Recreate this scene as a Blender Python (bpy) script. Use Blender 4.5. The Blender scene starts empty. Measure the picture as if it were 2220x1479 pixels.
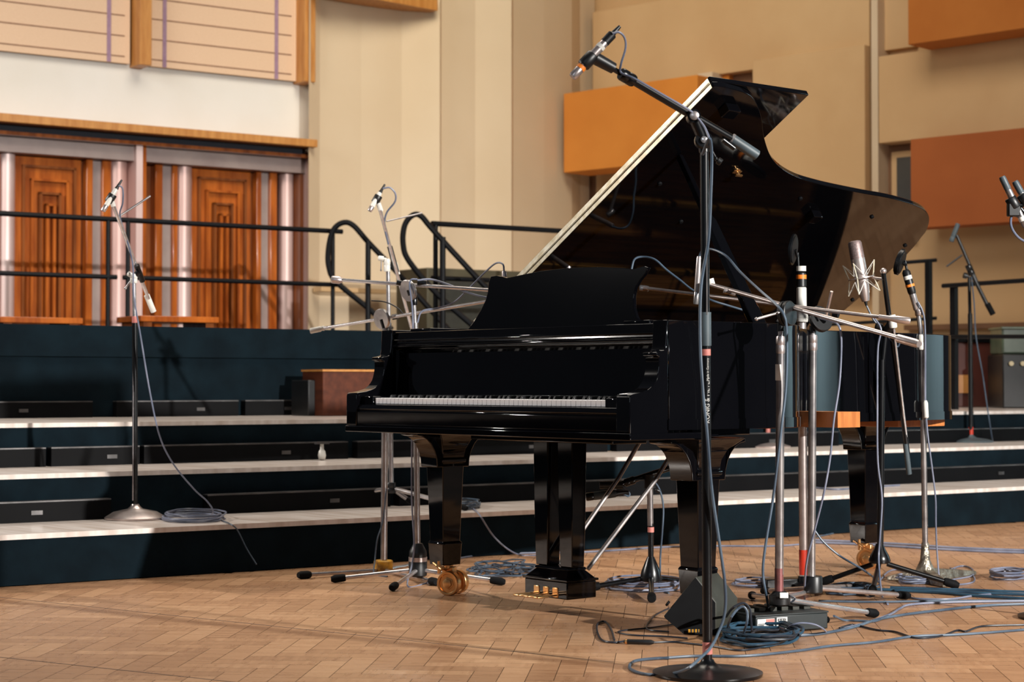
import bpy, math, random
from mathutils import Vector as V, Matrix
random.seed(7)
R = math.radians
# ---------------------------------------------------------------- camera (photo 2220x1479)
F = 4094.4; W_, H_ = 2220.0, 1479.0
CAM = V((5.6766, -3.9627, 0.7837)); YAW = R(-50.0725); PIT = R(1.2902)
fw = V((math.sin(YAW)*math.cos(PIT), math.cos(YAW)*math.cos(PIT), math.sin(PIT)))
rt = V((math.cos(YAW), -math.sin(YAW), 0)); up = rt.cross(fw)
cd = bpy.data.cameras.new('camera'); cam = bpy.data.objects.new('camera', cd)
bpy.context.scene.collection.objects.link(cam)
cd.sensor_width = 36; cd.lens = F/W_*36; cd.clip_end = 100; cd.clip_start = .1
M3 = Matrix((rt, up, -fw)).transposed()
cam.matrix_world = Matrix.Translation(CAM) @ M3.to_4x4()
cd.dof.use_dof = True; cd.dof.focus_distance = 6.1; cd.dof.aperture_fstop = 5.6
sc = bpy.context.scene; sc.camera = cam
COL = sc.collection
sc.view_settings.view_transform = 'Standard'; sc.view_settings.look = 'None'
sc.view_settings.gamma = 1; sc.view_settings.exposure = 0
sc.view_settings.use_curve_mapping = False
# ---------------------------------------------------------------- light
w = bpy.data.worlds.new('world'); sc.world = w; w.use_nodes = True
w.node_tree.nodes['Background'].inputs[0].default_value = (.55, .62, .75, 1)
w.node_tree.nodes['Background'].inputs[1].default_value = .06

def aim(o, target):
    o.rotation_euler = (V(target)-o.location).to_track_quat('-Z', 'Y').to_euler()
def area(name, loc, target, size, power, col, sy=None, spread=None):
    l = bpy.data.lights.new(name, 'AREA'); l.energy = power; l.color = col
    l.shape = 'RECTANGLE'; l.size = size; l.size_y = sy or size
    if spread: l.spread = R(spread)
    o = bpy.data.objects.new(name, l); COL.objects.link(o); o.location = loc; aim(o, target); return o
def spot(name, loc, target, power, col, ang, blend, rad):
    l = bpy.data.lights.new(name, 'SPOT'); l.energy = power; l.color = col
    l.spot_size = R(ang); l.spot_blend = blend; l.shadow_soft_size = rad
    o = bpy.data.objects.new(name, l); COL.objects.link(o); o.location = loc; aim(o, target); return o
# low stage lamp from the hall side, throws the piano's shadow on the risers
spot('stage_spotlight', (11.5, 1.15, 3.9), (-1.0, 2.6, -.1), 10500, (1, .97, .92), 46, .85, .10)
area('hall_ceiling_bank', (-1.5, 2.5, 8.5), (-1.5, 2.5, 0), 6, 670, (1, .90, .77), 6)
area('window_daylight', (-4.0, -6.5, 6.0), (-11.5, 2.0, 2.8), 4, 270, (1, .97, .90), 4, 110)
area('front_wall_wash', (-4.5, 4.5, 6.5), (-9.6, 9.0, 3.5), 2, 42, (1, .92, .72), 2, 90)
spot('left_stage_lamp', (-6.5, -5.6, 4.6), (.4, .6, .8), 2300, (1, .93, .86), 40, .6, .22)
area('reflector_wall_light', (3.0, 9.0, 6.0), (3.5, 12.6, 2.0), 1.5, 300, (.9, .98, 1), 1.5, 75)  # added lamp that brightens the unseen wall mirrored in the piano rim
area('side_area_light', (8.0, -9.0, 4.5), (1.0, .5, .8), 1.6, 60, (.75, .86, 1), 2.6)  # cool area light behind the camera, aimed at the piano

# ---------------------------------------------------------------- pixel -> place helpers
def at(px, py, d):
    return CAM + (fw + rt*((px-W_/2)/F) - up*((py-H_/2)/F))*d
def dirp(px, py): return fw + rt*((px-W_/2)/F) - up*((py-H_/2)/F)
def G(px, py, z=0.0):
    v = dirp(px, py); return CAM + v*((z-CAM.z)/v.z)
def onplane(px, py, P0, N):
    v = dirp(px, py); return CAM + v*((P0-CAM).dot(N)/v.dot(N))
def colat(px, z, P0, N):           # point of a vertical plane in image column px at height z
    v = dirp(px, 831); t = (P0-CAM).dot(N)/v.dot(N); p = CAM + v*t; return V((p.x, p.y, z))
def zat(px, py, d): return at(px, py, d).z

# ---------------------------------------------------------------- materials
def lin(c):
    return tuple(((x/255)/12.92 if x/255 <= .04045 else ((x/255+.055)/1.055)**2.4) for x in c)+(1,)
def mat(name, rgb, rough=.5, metal=0, coat=0, noise=None, bump=None, spec=None, aniso=None):
    m = bpy.data.materials.new(name); m.use_nodes = True; nt = m.node_tree; b = nt.nodes['Principled BSDF']
    c = lin(rgb); b.inputs['Base Color'].default_value = c
    b.inputs['Roughness'].default_value = rough; b.inputs['Metallic'].default_value = metal
    if spec is not None: b.inputs['Specular IOR Level'].default_value = spec
    if coat:
        b.inputs['Coat Weight'].default_value = coat; b.inputs['Coat Roughness'].default_value = .03
    tc = nt.nodes.new('ShaderNodeTexCoord')
    if noise:
        rgb2, scale = noise[0], noise[1]; stretch = noise[2] if len(noise) > 2 else (1, 1, 1)
        mp = nt.nodes.new('ShaderNodeMapping'); mp.inputs['Scale'].default_value = stretch
        n = nt.nodes.new('ShaderNodeTexNoise'); n.inputs['Scale'].default_value = scale; n.inputs['Detail'].default_value = 6
        mx = nt.nodes.new('ShaderNodeMix'); mx.data_type = 'RGBA'
        rp = nt.nodes.new('ShaderNodeMapRange'); rp.inputs[1].default_value = .35; rp.inputs[2].default_value = .65
        nt.links.new(tc.outputs['Object'], mp.inputs[0]); nt.links.new(mp.outputs[0], n.inputs['Vector'])
        nt.links.new(n.outputs[0], rp.inputs[0]); nt.links.new(rp.outputs[0], mx.inputs[0])
        mx.inputs[6].default_value = c; mx.inputs[7].default_value = lin(rgb2)
        nt.links.new(mx.outputs[2], b.inputs['Base Color'])
    if bump:
        n2 = nt.nodes.new('ShaderNodeTexNoise'); n2.inputs['Scale'].default_value = bump[0]; n2.inputs['Detail'].default_value = 4
        bp = nt.nodes.new('ShaderNodeBump'); bp.inputs['Strength'].default_value = bump[1]; bp.inputs['Distance'].default_value = .02
        nt.links.new(tc.outputs['Object'], n2.inputs['Vector']); nt.links.new(n2.outputs[0], bp.inputs['Height'])
        nt.links.new(bp.outputs[0], b.inputs['Normal'])
    return m
M = {}
M['piano'] = mat('black_polyester', (4, 4, 6), .05, spec=.4, noise=((6, 6, 8), 3), bump=(2.2, .012))
M['ivory'] = mat('white_key_plastic', (250, 248, 248), .3, noise=((244, 242, 244), 9))
M['ebony'] = mat('black_key_plastic', (9, 9, 11), .3, noise=((14, 14, 16), 20))
M['chrome'] = mat('polished_chrome', (226, 222, 222), .2, .8, noise=((190, 184, 186), 9, (1, 1, 6)))
M['steel'] = mat('brushed_steel', (196, 190, 188), .28, .85, noise=((140, 136, 138), 14))
M['nickel'] = mat('satin_nickel', (215, 204, 200), .32, .85, noise=((188, 174, 172), 22))
M['hinge'] = mat('hinge_metal', (240, 234, 214), .35, .35, noise=((206, 192, 158), 30))
M['white_metal'] = mat('white_enamel', (226, 224, 216), .3, noise=((205, 202, 196), 15))
M['brass'] = mat('polished_brass', (232, 186, 130), .3, .95, noise=((208, 158, 104), 12))
M['gold'] = mat('gold_iron_plate', (176, 126, 56), .35, .8, noise=((150, 100, 40), 5))
M['string'] = mat('string_steel', (150, 130, 112), .25, 1, noise=((120, 100, 84), 9))
M['spruce'] = mat('soundboard_spruce', (176, 118, 62), .3, noise=((140, 86, 40), 4, (20, 1, 1)))
M['black_metal'] = mat('black_powder_coat', (9, 10, 13), .28, .2, noise=((14, 16, 19), 12))
M['black_plastic'] = mat('black_plastic', (10, 10, 12), .42, noise=((16, 17, 19), 18))
M['rubber'] = mat('black_rubber', (6, 6, 8), .75, spec=.15, noise=((9, 10, 12), 24))
M['rail'] = mat('railing_black_paint', (7, 7, 10), .5, spec=.2, noise=((12, 13, 17), 8))
M['skirt'] = mat('dark_teal_cloth', (13, 26, 33), .95, spec=.1, noise=((9, 19, 25), 6), bump=(9, .35))
M['deck'] = mat('stage_deck_wood', (232, 222, 216), .2, spec=.8, noise=((206, 192, 182), 2.2, (1, 9, 1)))
M['frame'] = mat('stage_frame_black', (4, 4, 6), .6, spec=.1, noise=((7, 7, 9), 5))
M['frame_edge'] = mat('aluminium_edge', (110, 108, 108), .35, .7, noise=((80, 78, 78), 9))
M['wood_box'] = mat('brown_wood', (88, 44, 26), .5, spec=.25, noise=((70, 33, 19), 3, (1, 8, 8)))
M['pinkred'] = mat('dark_red_wood', (88, 38, 26), .5, noise=((66, 26, 18), 3))
M['oak'] = mat('honey_oak', (196, 138, 74), .4, noise=((176, 116, 56), 4, (6, 6, 1)))
M['rimwood'] = mat('raw_maple', (188, 118, 62), .45, noise=((160, 94, 46), 6, (1, 9, 1)))
M['varnish'] = mat('varnished_mahogany', (186, 100, 36), .2, coat=.3, noise=((140, 66, 20), 3.2, (4, 4, .6)))
M['varnish2'] = mat('varnished_walnut', (140, 78, 36), .2, coat=.3, noise=((104, 54, 24), 3, (5, 5, .6)))
M['pink_gloss'] = mat('pink_trim_and_highlight', (226, 202, 198), .48, .45, noise=((196, 160, 152), 1.6, (1.5, 1.5, .3)))  # pale pink puts the highlights of the wooden door columns into the colour
M['greystrip'] = mat('grey_painted_strip', (158, 140, 134), .4, noise=((142, 124, 120), 4))
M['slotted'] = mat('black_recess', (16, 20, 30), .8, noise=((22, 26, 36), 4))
M['cream'] = mat('cream_plaster', (222, 218, 212), .75, noise=((214, 208, 198), .8), bump=(40, .05))
M['cream2'] = mat('warm_cream_plaster', (212, 192, 164), .8, noise=((206, 184, 154), .8), bump=(40, .05))
M['beige'] = mat('beige_fabric_panel', (206, 172, 128), .9, noise=((198, 162, 118), 1.2), bump=(160, .08))
M['beigewall'] = mat('beige_wall_paint', (200, 166, 124), .85, noise=((194, 156, 110), .9), bump=(50, .05))
M['orange'] = mat('ochre_fabric_panel', (206, 130, 50), .9, noise=((198, 122, 44), 2), bump=(200, .1))
M['rust'] = mat('rust_fabric_panel', (168, 92, 44), .9, noise=((160, 86, 40), 2), bump=(200, .1))
M['amber'] = mat('amber_fabric_panel', (186, 112, 44), .9, noise=((178, 104, 38), 2), bump=(200, .1))
M['recess'] = mat('recess_and_shadow_brown', (120, 86, 60), .85, noise=((104, 72, 50), 2))  # recess brown, doubling as the painted shadow under the ochre panel
M['darkglass'] = mat('grey_window_glass', (58, 58, 56), .15, noise=((46, 46, 46), 2))
M['blind'] = mat('peach_woven_blind', (222, 190, 160), .85, noise=((212, 178, 148), 60, (1, 1, 14)))
M['tape_purple'] = mat('mauve_tape', (158, 128, 148), .8, noise=((146, 116, 138), 20))
M['seam'] = mat('blind_batten_brown', (150, 112, 88), .8, noise=((132, 96, 74), 30))
M['red'] = mat('red_tape', (180, 44, 20), .5, noise=((190, 44, 18), 20))
M['pink'] = mat('faded_pink_tape', (196, 122, 112), .6, noise=((172, 100, 92), 30))
M['orange_tape'] = mat('orange_band', (236, 132, 40), .5, noise=((214, 110, 26), 30))
M['yellow'] = mat('yellow_chipped_paint', (224, 164, 34), .45, noise=((120, 78, 20), 34))
M['cable'] = mat('blue_grey_cable', (76, 92, 108), .42, noise=((46, 60, 76), 7))
M['cable_l'] = mat('lilac_grey_cable', (124, 128, 146), .42, noise=((80, 88, 108), 7))
M['cable_d'] = mat('black_cable', (22, 26, 34), .4, noise=((34, 40, 50), 9))
M['cable_t'] = mat('teal_cable', (40, 72, 92), .4, noise=((22, 46, 64), 8))
M['paper'] = mat('white_paper_label', (222, 220, 214), .6, noise=((206, 204, 200), 30))
M['ink'] = mat('label_ink', (28, 26, 30), .6, noise=((38, 36, 40), 30))
M['stagebox'] = mat('dark_green_box', (24, 32, 34), .45, noise=((18, 26, 28), 14))
M['khaki'] = mat('olive_black_case', (34, 34, 28), .6, noise=((42, 42, 34), 20))
M['olive'] = mat('olive_cabinet', (76, 70, 50), .55, noise=((64, 58, 42), 5))
M['cast'] = mat('silver_cast_iron', (176, 168, 152), .34, .8, noise=((120, 112, 100), 26), bump=(60, .5))
M['felt'] = mat('dark_red_felt', (96, 26, 22), .9, noise=((80, 20, 18), 20))
M['crate'] = mat('green_plastic_crate', (86, 100, 82), .3, noise=((68, 80, 66), 7))
M['knob'] = mat('pale_knob', (206, 190, 150), .35, noise=((184, 168, 130), 20))
M['mesh'] = mat('microphone_mesh', (150, 132, 130), .5, .6, noise=((118, 102, 100), 160))
M['stain'] = mat('rusty_stained_steel', (150, 96, 96), .35, .6, noise=((110, 74, 74), 30))
M['silvergrey'] = mat('grey_rubber_sleeve', (70, 82, 88), .5, noise=((56, 66, 72), 14))

# ---------------------------------------------------------------- mesh builder
class MB:
    def __init__(s): s.v = []; s.f = []
    def add(s, vs, fs):
        n = len(s.v); s.v += [V(p) for p in vs]; s.f += [tuple(i+n for i in f) for f in fs]; return s
    def box(s, c, size, X=(1,0,0), Y=(0,1,0), Z=None):
        X = V(X).normalized(); Y = V(Y).normalized(); Z = V(Z).normalized() if Z else X.cross(Y)
        c = V(c); a, b, d = [q/2 for q in size]
        vs = [c+X*(i*a)+Y*(j*b)+Z*(k*d) for i in (-1,1) for j in (-1,1) for k in (-1,1)]
        return s.add(vs, [(0,1,3,2),(4,6,7,5),(0,4,5,1),(2,3,7,6),(0,2,6,4),(1,5,7,3)])
    def bx(s, x0, x1, y0, y1, z0, z1): return s.box(((x0+x1)/2,(y0+y1)/2,(z0+z1)/2),(abs(x1-x0),abs(y1-y0),abs(z1-z0)))
    def tube(s, p0, p1, r0, r1=None, n=14, cap=True):
        p0 = V(p0); p1 = V(p1); r1 = r0 if r1 is None else r1
        return s.revolve(p0, (p1-p0), [(0, r0), ((p1-p0).length, r1)], n, cap)
    def revolve(s, p0, ax, prof, n=20, cap=True):     # prof: (distance along axis, radius)
        p0 = V(p0); ax = V(ax).normalized(); a = ax.orthogonal().normalized(); b = ax.cross(a)
        vs = []; fs = []
        for h, r in prof:
            for i in range(n):
                t = 2*math.pi*i/n; vs.append(p0+ax*h+(a*math.cos(t)+b*math.sin(t))*max(r, 1e-5))
        for j in range(len(prof)-1):
            for i in range(n):
                k = (i+1) % n; fs.append((j*n+i, j*n+k, (j+1)*n+k, (j+1)*n+i))
        if cap: fs.append(tuple(range(n))[::-1]); fs.append(tuple((len(prof)-1)*n+i for i in range(n)))
        return s.add(vs, fs)
    def ball(s, c, r, n=14):
        c = V(c); return s.revolve(c-V((0,0,r)), (0,0,1), [(r-r*math.cos(math.pi*i/8), r*math.sin(math.pi*i/8)) for i in range(9)], n, False)
    def path(s, pts, r, n=8, closed=False):
        P = [V(p) for p in pts]; vs = []; fs = []; prev = None
        for i, p in enumerate(P):
            a = P[i-1] if (i > 0 or closed) else P[i]; b = P[(i+1) % len(P)] if (i < len(P)-1 or closed) else P[i]
            t = (b-a); t = t.normalized() if t.length > 1e-9 else V((0,0,1))
            if prev is None: u = t.orthogonal().normalized()
            else:
                u = prev-t*prev.dot(t); u = u.normalized() if u.length > 1e-6 else t.orthogonal().normalized()
            prev = u; q = t.cross(u)
            for k in range(n):
                an = 2*math.pi*k/n; vs.append(p+(u*math.cos(an)+q*math.sin(an))*r)
        m = len(P)
        for j in range(m if closed else m-1):
            for k in range(n):
                l = (k+1) % n; j2 = (j+1) % m; fs.append((j*n+k, j*n+l, j2*n+l, j2*n+k))
        if not closed: fs.append(tuple(range(n))[::-1]); fs.append(tuple((m-1)*n+k for k in range(n)))
        return s.add(vs, fs)
    def prism(s, poly, d0, d1, fn):                # poly of 2-D points, fn(a,b,h) -> 3-D
        n = len(poly); vs = [fn(a, b, d0) for a, b in poly]+[fn(a, b, d1) for a, b in poly]
        fs = [tuple(range(n))[::-1], tuple(range(n, 2*n))]+[(i, (i+1) % n, (i+1) % n+n, i+n) for i in range(n)]
        return s.add(vs, fs)
    def build(s, name, m, parent=None, bevel=0, smooth=True, **props):
        me = bpy.data.meshes.new(name)
        off = parent.matrix_world.translation if parent else V((0,0,0))
        if parent is not None: off = wloc(parent)
        org = s.org if hasattr(s, 'org') else (off if parent else V((0,0,0)))
        me.from_pydata([tuple(p-org) for p in s.v], [], s.f); me.update()
        import bmesh
        bm = bmesh.new(); bm.from_mesh(me); bmesh.ops.recalc_face_normals(bm, faces=bm.faces); bm.to_mesh(me); bm.free()
        me.materials.append(m if not isinstance(m, str) else M[m])
        o = bpy.data.objects.new(name, me); COL.objects.link(o)
        o.location = org-off
        if parent: o.parent = parent
        if bevel:
            b = o.modifiers.new('b', 'BEVEL'); b.width = bevel; b.segments = 2; b.limit_method = 'ANGLE'; b.angle_limit = R(40)
        if smooth:
            for p in me.polygons: p.use_smooth = True
            me.set_sharp_from_angle(angle=R(35))
        for k, x in props.items(): o[k] = x
        return o
def wloc(o):
    p = V(o.location)
    while o.parent: o = o.parent; p += V(o.location)
    return p
def thing(name, label, cat, loc=(0,0,0), group=None):
    o = bpy.data.objects.new(name, None); COL.objects.link(o); o.location = loc; o.empty_display_size = .1
    o['label'] = label; o['category'] = cat
    if group: o['group'] = group
    return o
def tag(o, label, cat, group=None):
    o['label'] = label; o['category'] = cat
    if group: o['group'] = group
    return o
def struct(name, mb, m, parent=None, **k):
    o = mb.build(name, m, parent, **k)
    if not parent: o['kind'] = 'structure'
    return o
def spline(pts, seg=8, closed=False):
    P = [V(p) for p in pts]; out = []; n = len(P)
    rng = range(n if closed else n-1)
    for i in rng:
        p0 = P[i-1] if (i > 0 or closed) else P[i]*2-P[i+1]
        p1 = P[i]; p2 = P[(i+1) % n]; p3 = P[(i+2) % n] if (i+2 < n or closed) else P[-1]*2-P[-2]
        for k in range(seg):
            t = k/seg
            out.append(.5*((2*p1)+(p2-p0)*t+(2*p0-5*p1+4*p2-p3)*t*t+(3*p1-p0-3*p2+p3)*t**3))
    if not closed: out.append(P[-1])
    return out
def spl2(pts, seg=6, closed=False):
    return [(p.x, p.y) for p in spline([(a, b, 0) for a, b in pts], seg, closed)]

# ================================================================= FLOOR
def build_floor():
    base = MB().bx(-13, 14, -12, 14, -.12, -.004)
    fl = struct('floor', base, mat('floor_underlay', (66, 44, 30), .9, noise=((30, 18, 12), 4)))
    # herringbone blocks
    L, Wd, g = .30, .075, .0008
    A = V((math.sin(R(-45.3)), math.cos(R(-45.3)), 0)); B = V((A.y, -A.x, 0))
    vs = []; fs = []; cols = []; dirs = []
    import bmesh
    n = 190
    ctr = V((1.0, 1.5, 0))
    for i in range(-n, n):
        for j in range(-26, 27):
            # herringbone tiling: unit step (w,w) diagonal, period 2L along
            for kind in (0, 1):
                if kind == 0: a0 = i*Wd + j*2*L; b0 = i*Wd; da, db = L, Wd
                else: a0 = i*Wd + j*2*L + L; b0 = i*Wd - L + Wd; da, db = Wd, L
                c = ctr + A*(a0+da/2) + B*(b0+db/2)
                rel = c-CAM; dd = rel.dot(fw)
                if dd < 3.6 or dd > 12.5 or abs(rel.dot(rt)) > dd*.30+.7: continue
                if (c-RP[0]).dot(SN) > .1: continue
                k = len(vs)
                for sa, sb in ((g, g), (da-g, g), (da-g, db-g), (g, db-g)):
                    p = ctr + A*(a0+sa)+B*(b0+sb); vs.append((p.x, p.y, 0))
                fs.append((k, k+1, k+2, k+3)); cols.append(random.random()); dirs.append(kind)
    me = bpy.data.meshes.new('parquet'); me.from_pydata(vs, [], fs)
    at1 = me.attributes.new('blk', 'FLOAT', 'FACE'); at2 = me.attributes.new('dirn', 'FLOAT', 'FACE')
    for i in range(len(fs)): at1.data[i].value = cols[i]; at2.data[i].value = dirs[i]
    m = bpy.data.materials.new('oak_parquet'); m.use_nodes = True; nt = m.node_tree; b = nt.nodes['Principled BSDF']
    N = nt.nodes.new; Lk = nt.links.new
    geo = N('ShaderNodeNewGeometry'); a1 = N('ShaderNodeAttribute'); a1.attribute_name = 'blk'; a2 = N('ShaderNodeAttribute'); a2.attribute_name = 'dirn'
    rot = N('ShaderNodeVectorRotate'); rot.rotation_type = 'Z_AXIS'; Lk(geo.outputs['Position'], rot.inputs[0])
    mad = N('ShaderNodeMath'); mad.operation = 'MULTIPLY_ADD'; Lk(a2.outputs['Fac'], mad.inputs[0]); mad.inputs[1].default_value = math.pi/2; mad.inputs[2].default_value = R(-45.3+90)*-1
    Lk(mad.outputs[0], rot.inputs['Angle'])
    mp = N('ShaderNodeVectorMath'); mp.operation = 'MULTIPLY'; mp.inputs[1].default_value = (3, 26, 1); Lk(rot.outputs[0], mp.inputs[0])
    ad = N('ShaderNodeVectorMath'); ad.operation = 'ADD'; Lk(mp.outputs[0], ad.inputs[0])
    cx = N('ShaderNodeCombineXYZ'); ml = N('ShaderNodeMath'); ml.operation = 'MULTIPLY'; ml.inputs[1].default_value = 60; Lk(a1.outputs['Fac'], ml.inputs[0]); Lk(ml.outputs[0], cx.inputs[0]); Lk(ml.outputs[0], cx.inputs[2]); Lk(cx.outputs[0], ad.inputs[1])
    n1 = N('ShaderNodeTexNoise'); n1.inputs['Scale'].default_value = 1.6; n1.inputs['Detail'].default_value = 8; n1.inputs['Roughness'].default_value = .65; Lk(ad.outputs[0], n1.inputs['Vector'])
    n2 = N('ShaderNodeTexNoise'); n2.inputs['Scale'].default_value = .9; n2.inputs['Detail'].default_value = 5; Lk(geo.outputs['Position'], n2.inputs['Vector'])
    cr = N('ShaderNodeValToRGB'); e = cr.color_ramp.elements
    e[0].position = 0; e[0].color = lin((112, 80, 60)); e[1].position = 1; e[1].color = lin((200, 160, 124))
    x = cr.color_ramp.elements.new(.25); x.color = lin((154, 114, 84)); x = cr.color_ramp.elements.new(.6); x.color = lin((178, 136, 102))
    s1 = N('ShaderNodeMath'); s1.operation = 'MULTIPLY_ADD'; Lk(a1.outputs['Fac'], s1.inputs[0]); s1.inputs[1].default_value = .38; 
    s2 = N('ShaderNodeMath'); s2.operation = 'MULTIPLY_ADD'; Lk(n1.outputs[0], s2.inputs[0]); s2.inputs[1].default_value = .75; s2.inputs[2].default_value = -.06
    s3 = N('ShaderNodeMath'); s3.operation = 'MULTIPLY_ADD'; Lk(n2.outputs[0], s3.inputs[0]); s3.inputs[1].default_value = .5; s3.inputs[2].default_value = -.22
    s4 = N('ShaderNodeMath'); s4.operation = 'ADD'; Lk(s2.outputs[0], s4.inputs[0]); Lk(s3.outputs[0], s4.inputs[1])
    Lk(s4.outputs[0], s1.inputs[2]); Lk(s1.outputs[0], cr.inputs[0])
    # soft-edged brown stripe mixed into the parquet colour beside the long floor joints
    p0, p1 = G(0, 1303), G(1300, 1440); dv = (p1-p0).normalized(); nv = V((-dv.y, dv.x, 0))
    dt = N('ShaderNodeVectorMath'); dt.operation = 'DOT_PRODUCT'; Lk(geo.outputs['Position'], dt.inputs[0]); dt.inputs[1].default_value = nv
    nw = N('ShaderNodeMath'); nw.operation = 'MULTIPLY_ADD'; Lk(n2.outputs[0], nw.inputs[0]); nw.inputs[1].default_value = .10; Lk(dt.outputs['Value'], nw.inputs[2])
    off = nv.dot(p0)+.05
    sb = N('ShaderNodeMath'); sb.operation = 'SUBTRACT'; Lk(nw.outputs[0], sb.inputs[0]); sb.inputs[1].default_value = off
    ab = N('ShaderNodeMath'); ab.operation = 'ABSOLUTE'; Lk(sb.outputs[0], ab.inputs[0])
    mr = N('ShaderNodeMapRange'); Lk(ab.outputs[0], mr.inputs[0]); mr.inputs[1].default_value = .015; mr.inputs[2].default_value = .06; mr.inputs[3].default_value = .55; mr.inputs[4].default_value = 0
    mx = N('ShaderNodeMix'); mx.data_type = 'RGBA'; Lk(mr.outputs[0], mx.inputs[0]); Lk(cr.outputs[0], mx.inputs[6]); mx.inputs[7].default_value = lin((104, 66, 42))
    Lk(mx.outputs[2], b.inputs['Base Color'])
    rr = N('ShaderNodeMapRange'); Lk(n1.outputs[0], rr.inputs[0]); rr.inputs[3].default_value = .20; rr.inputs[4].default_value = .38; Lk(rr.outputs[0], b.inputs['Roughness'])
    bp = N('ShaderNodeBump'); bp.inputs['Strength'].default_value = .12; bp.inputs['Distance'].default_value = .004; Lk(n1.outputs[0], bp.inputs['Height']); Lk(bp.outputs[0], b.inputs['Normal'])
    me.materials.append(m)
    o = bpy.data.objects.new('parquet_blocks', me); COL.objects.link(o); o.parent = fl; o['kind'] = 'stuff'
    # two long dark floor joints
    for (a, c) in (((-40, 1291), (1330, 1436)), ((-40, 1421), (560, 1485))):
        q0, q1 = G(*a), G(*c); mb = MB(); mb.box((q0+q1)/2+V((0,0,-.0005)), ((q1-q0).length, .004, .002), (q1-q0), V((-(q1-q0).y, (q1-q0).x, 0)))
        mb.build('floor_joint', M['slotted'], fl)

# ================================================================= STAGE FRAME
HS = R(4.67)
SE = V((math.sin(HS), math.cos(HS), 0)); SN = V((-SE.y, SE.x, 0))     # along the risers / away from the hall
def rp(d0): return at(0, 831, d0)
RP = [V((p.x, p.y, 0)) for p in (rp(7.28), rp(7.94), rp(8.66), rp(10.0))]
def sp(k, px, z=0.0): return colat(px, z, RP[k], SN)
def s_of(k, px): return (sp(k, px)-RP[k]).dot(SE)
def skirt(mb, P0, s0, s1, z0, z1, amp=.006, seed=0):
    n = int((s1-s0)/.05); rows = 5; vs = []; fs = []
    rnd = random.Random(seed); ph = [(rnd.uniform(3, 22), rnd.uniform(0, 6.3), rnd.uniform(.3, 1)) for _ in range(7)]
    for i in range(n+1):
        s = s0+(s1-s0)*i/n
        wv = sum(a*math.sin(f*s+p) for f, p, a in ph)/3
        for j in range(rows+1):
            t = j/rows; p = P0+SE*s-SN*(.004+amp*(1-t*.85)*(1+wv)); vs.append(V((p.x, p.y, z0+(z1-z0)*t)))
    for i in range(n):
        for j in range(rows): a = i*(rows+1)+j; fs.append((a, a+1, a+rows+2, a+rows+1))
    mb.add(vs, fs)
def build_risers():
    S0, S1 = -5.0, s_of(3, 2420)
    WP = at(0, 831, 15.6); WD = lambda k: (V((WP.x, WP.y, 0))-RP[k]).dot(SN)-.32
    lab = ['lowest stage riser step with teal cloth front, standing on the parquet',
           'second stage riser step, rising behind the lowest step', 'third stage riser step, below the high teal platform']
    for k in range(3):
        z0, z1 = .2*k, .2*(k+1); c = RP[k]+SE*S0
        t = thing('stage_riser', lab[k], 'stage riser', c, 'stepped stage risers')
        depth = (RP[k+1]-RP[k]).dot(SN)
        if k == 2: depth = WD(2)
        def slab(a, b, za, zb, s0=S0, s1=S1):
            p = RP[k]+SE*((s0+s1)/2)+SN*((a+b)/2); return MB().box((p.x, p.y, (za+zb)/2), (s1-s0, b-a, zb-za), SE, SN, (0,0,1))
        slab(0, depth, z1-.018, z1).build('deck', M['deck'], t)
        slab(.02, depth+.02, z0 if k == 0 else z0+.001, z1-.018).build('substructure', M['frame'], t)
        mb = MB(); skirt(mb, RP[k], S0, S1, z0+.004, z1-.02, seed=k); mb.build('cloth_skirt', M['skirt'], t)
        slab(-.008, .004, z1-.020, z1+.0005).build('edge_strip', M['deck'], t)
    # high platform
    sE = s_of(3, 1640)
    t = thing('stage_platform', 'high dark teal cloth fronted platform behind the steps', 'stage platform', RP[3]+SE*S0)
    def slab(a, b, za, zb, s0=S0, s1=sE):
        p = RP[3]+SE*((s0+s1)/2)+SN*((a+b)/2); return MB().box((p.x, p.y, (za+zb)/2), (s1-s0, b-a, zb-za), SE, SN, (0,0,1))
    slab(0, WD(3), 1.08, 1.10).build('deck', M['frame'], t)
    slab(.02, WD(3), .601, 1.08).build('substructure', M['frame'], t)
    mb = MB(); skirt(mb, RP[3], S0, sE, .605, 1.09, .010, 9); mb.build('cloth_skirt', M['skirt'], t)
    mb = MB(); skirt(mb, RP[3]-SN*.022, S0, sE, .93, 1.10, .004, 12); mb.build('cloth_valance', M['skirt'], t)
    # black base beams standing on each tread against the next riser
    segs = {1: [(-300, 228), (436, 830), (850, 1500), (1510, 2400)], 2: [(-300, 88), (100, 290), (300, 740), (760, 1300), (1320, 1800), (1830, 2400)],
            3: [(-300, 190), (242, 505), (520, 655), (840, 1300)]}
    wh = {1: 'lowest', 2: 'second', 3: 'third'}
    desc = ['at its far left end', 'next along from the left', 'in its middle', 'towards the piano tail', 'behind the treble stands', 'at the far right end']
    for k, ss in segs.items():
        for i, (a, b) in enumerate(ss):
            s0, s1 = s_of(k, a), s_of(k, b); z = .2*k; p = RP[k]+SE*((s0+s1)/2)-SN*.045
            o = thing('base_beam', 'long low black beam lying on the %s step, %s' % (wh[k], desc[i]), 'beam', (p.x, p.y, z), 'black beams at the foot of the risers')
            MB().box((p.x, p.y, z+.042), (s1-s0, .05, .083), SE, SN, (0,0,1)).build('body', M['frame'], o)
            MB().box((p.x, p.y, z+.086), (s1-s0, .052, .006), SE, SN, (0,0,1)).build('top_edge', M['frame_edge'], o)
            q = p+SE*((s1-s0)*.18)-SN*.027
            MB().box((q.x, q.y, z+.04), (.05, .006, .018), SE, SN, (0,0,1)).build('socket_plate', M['frame_edge'], o)

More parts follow.
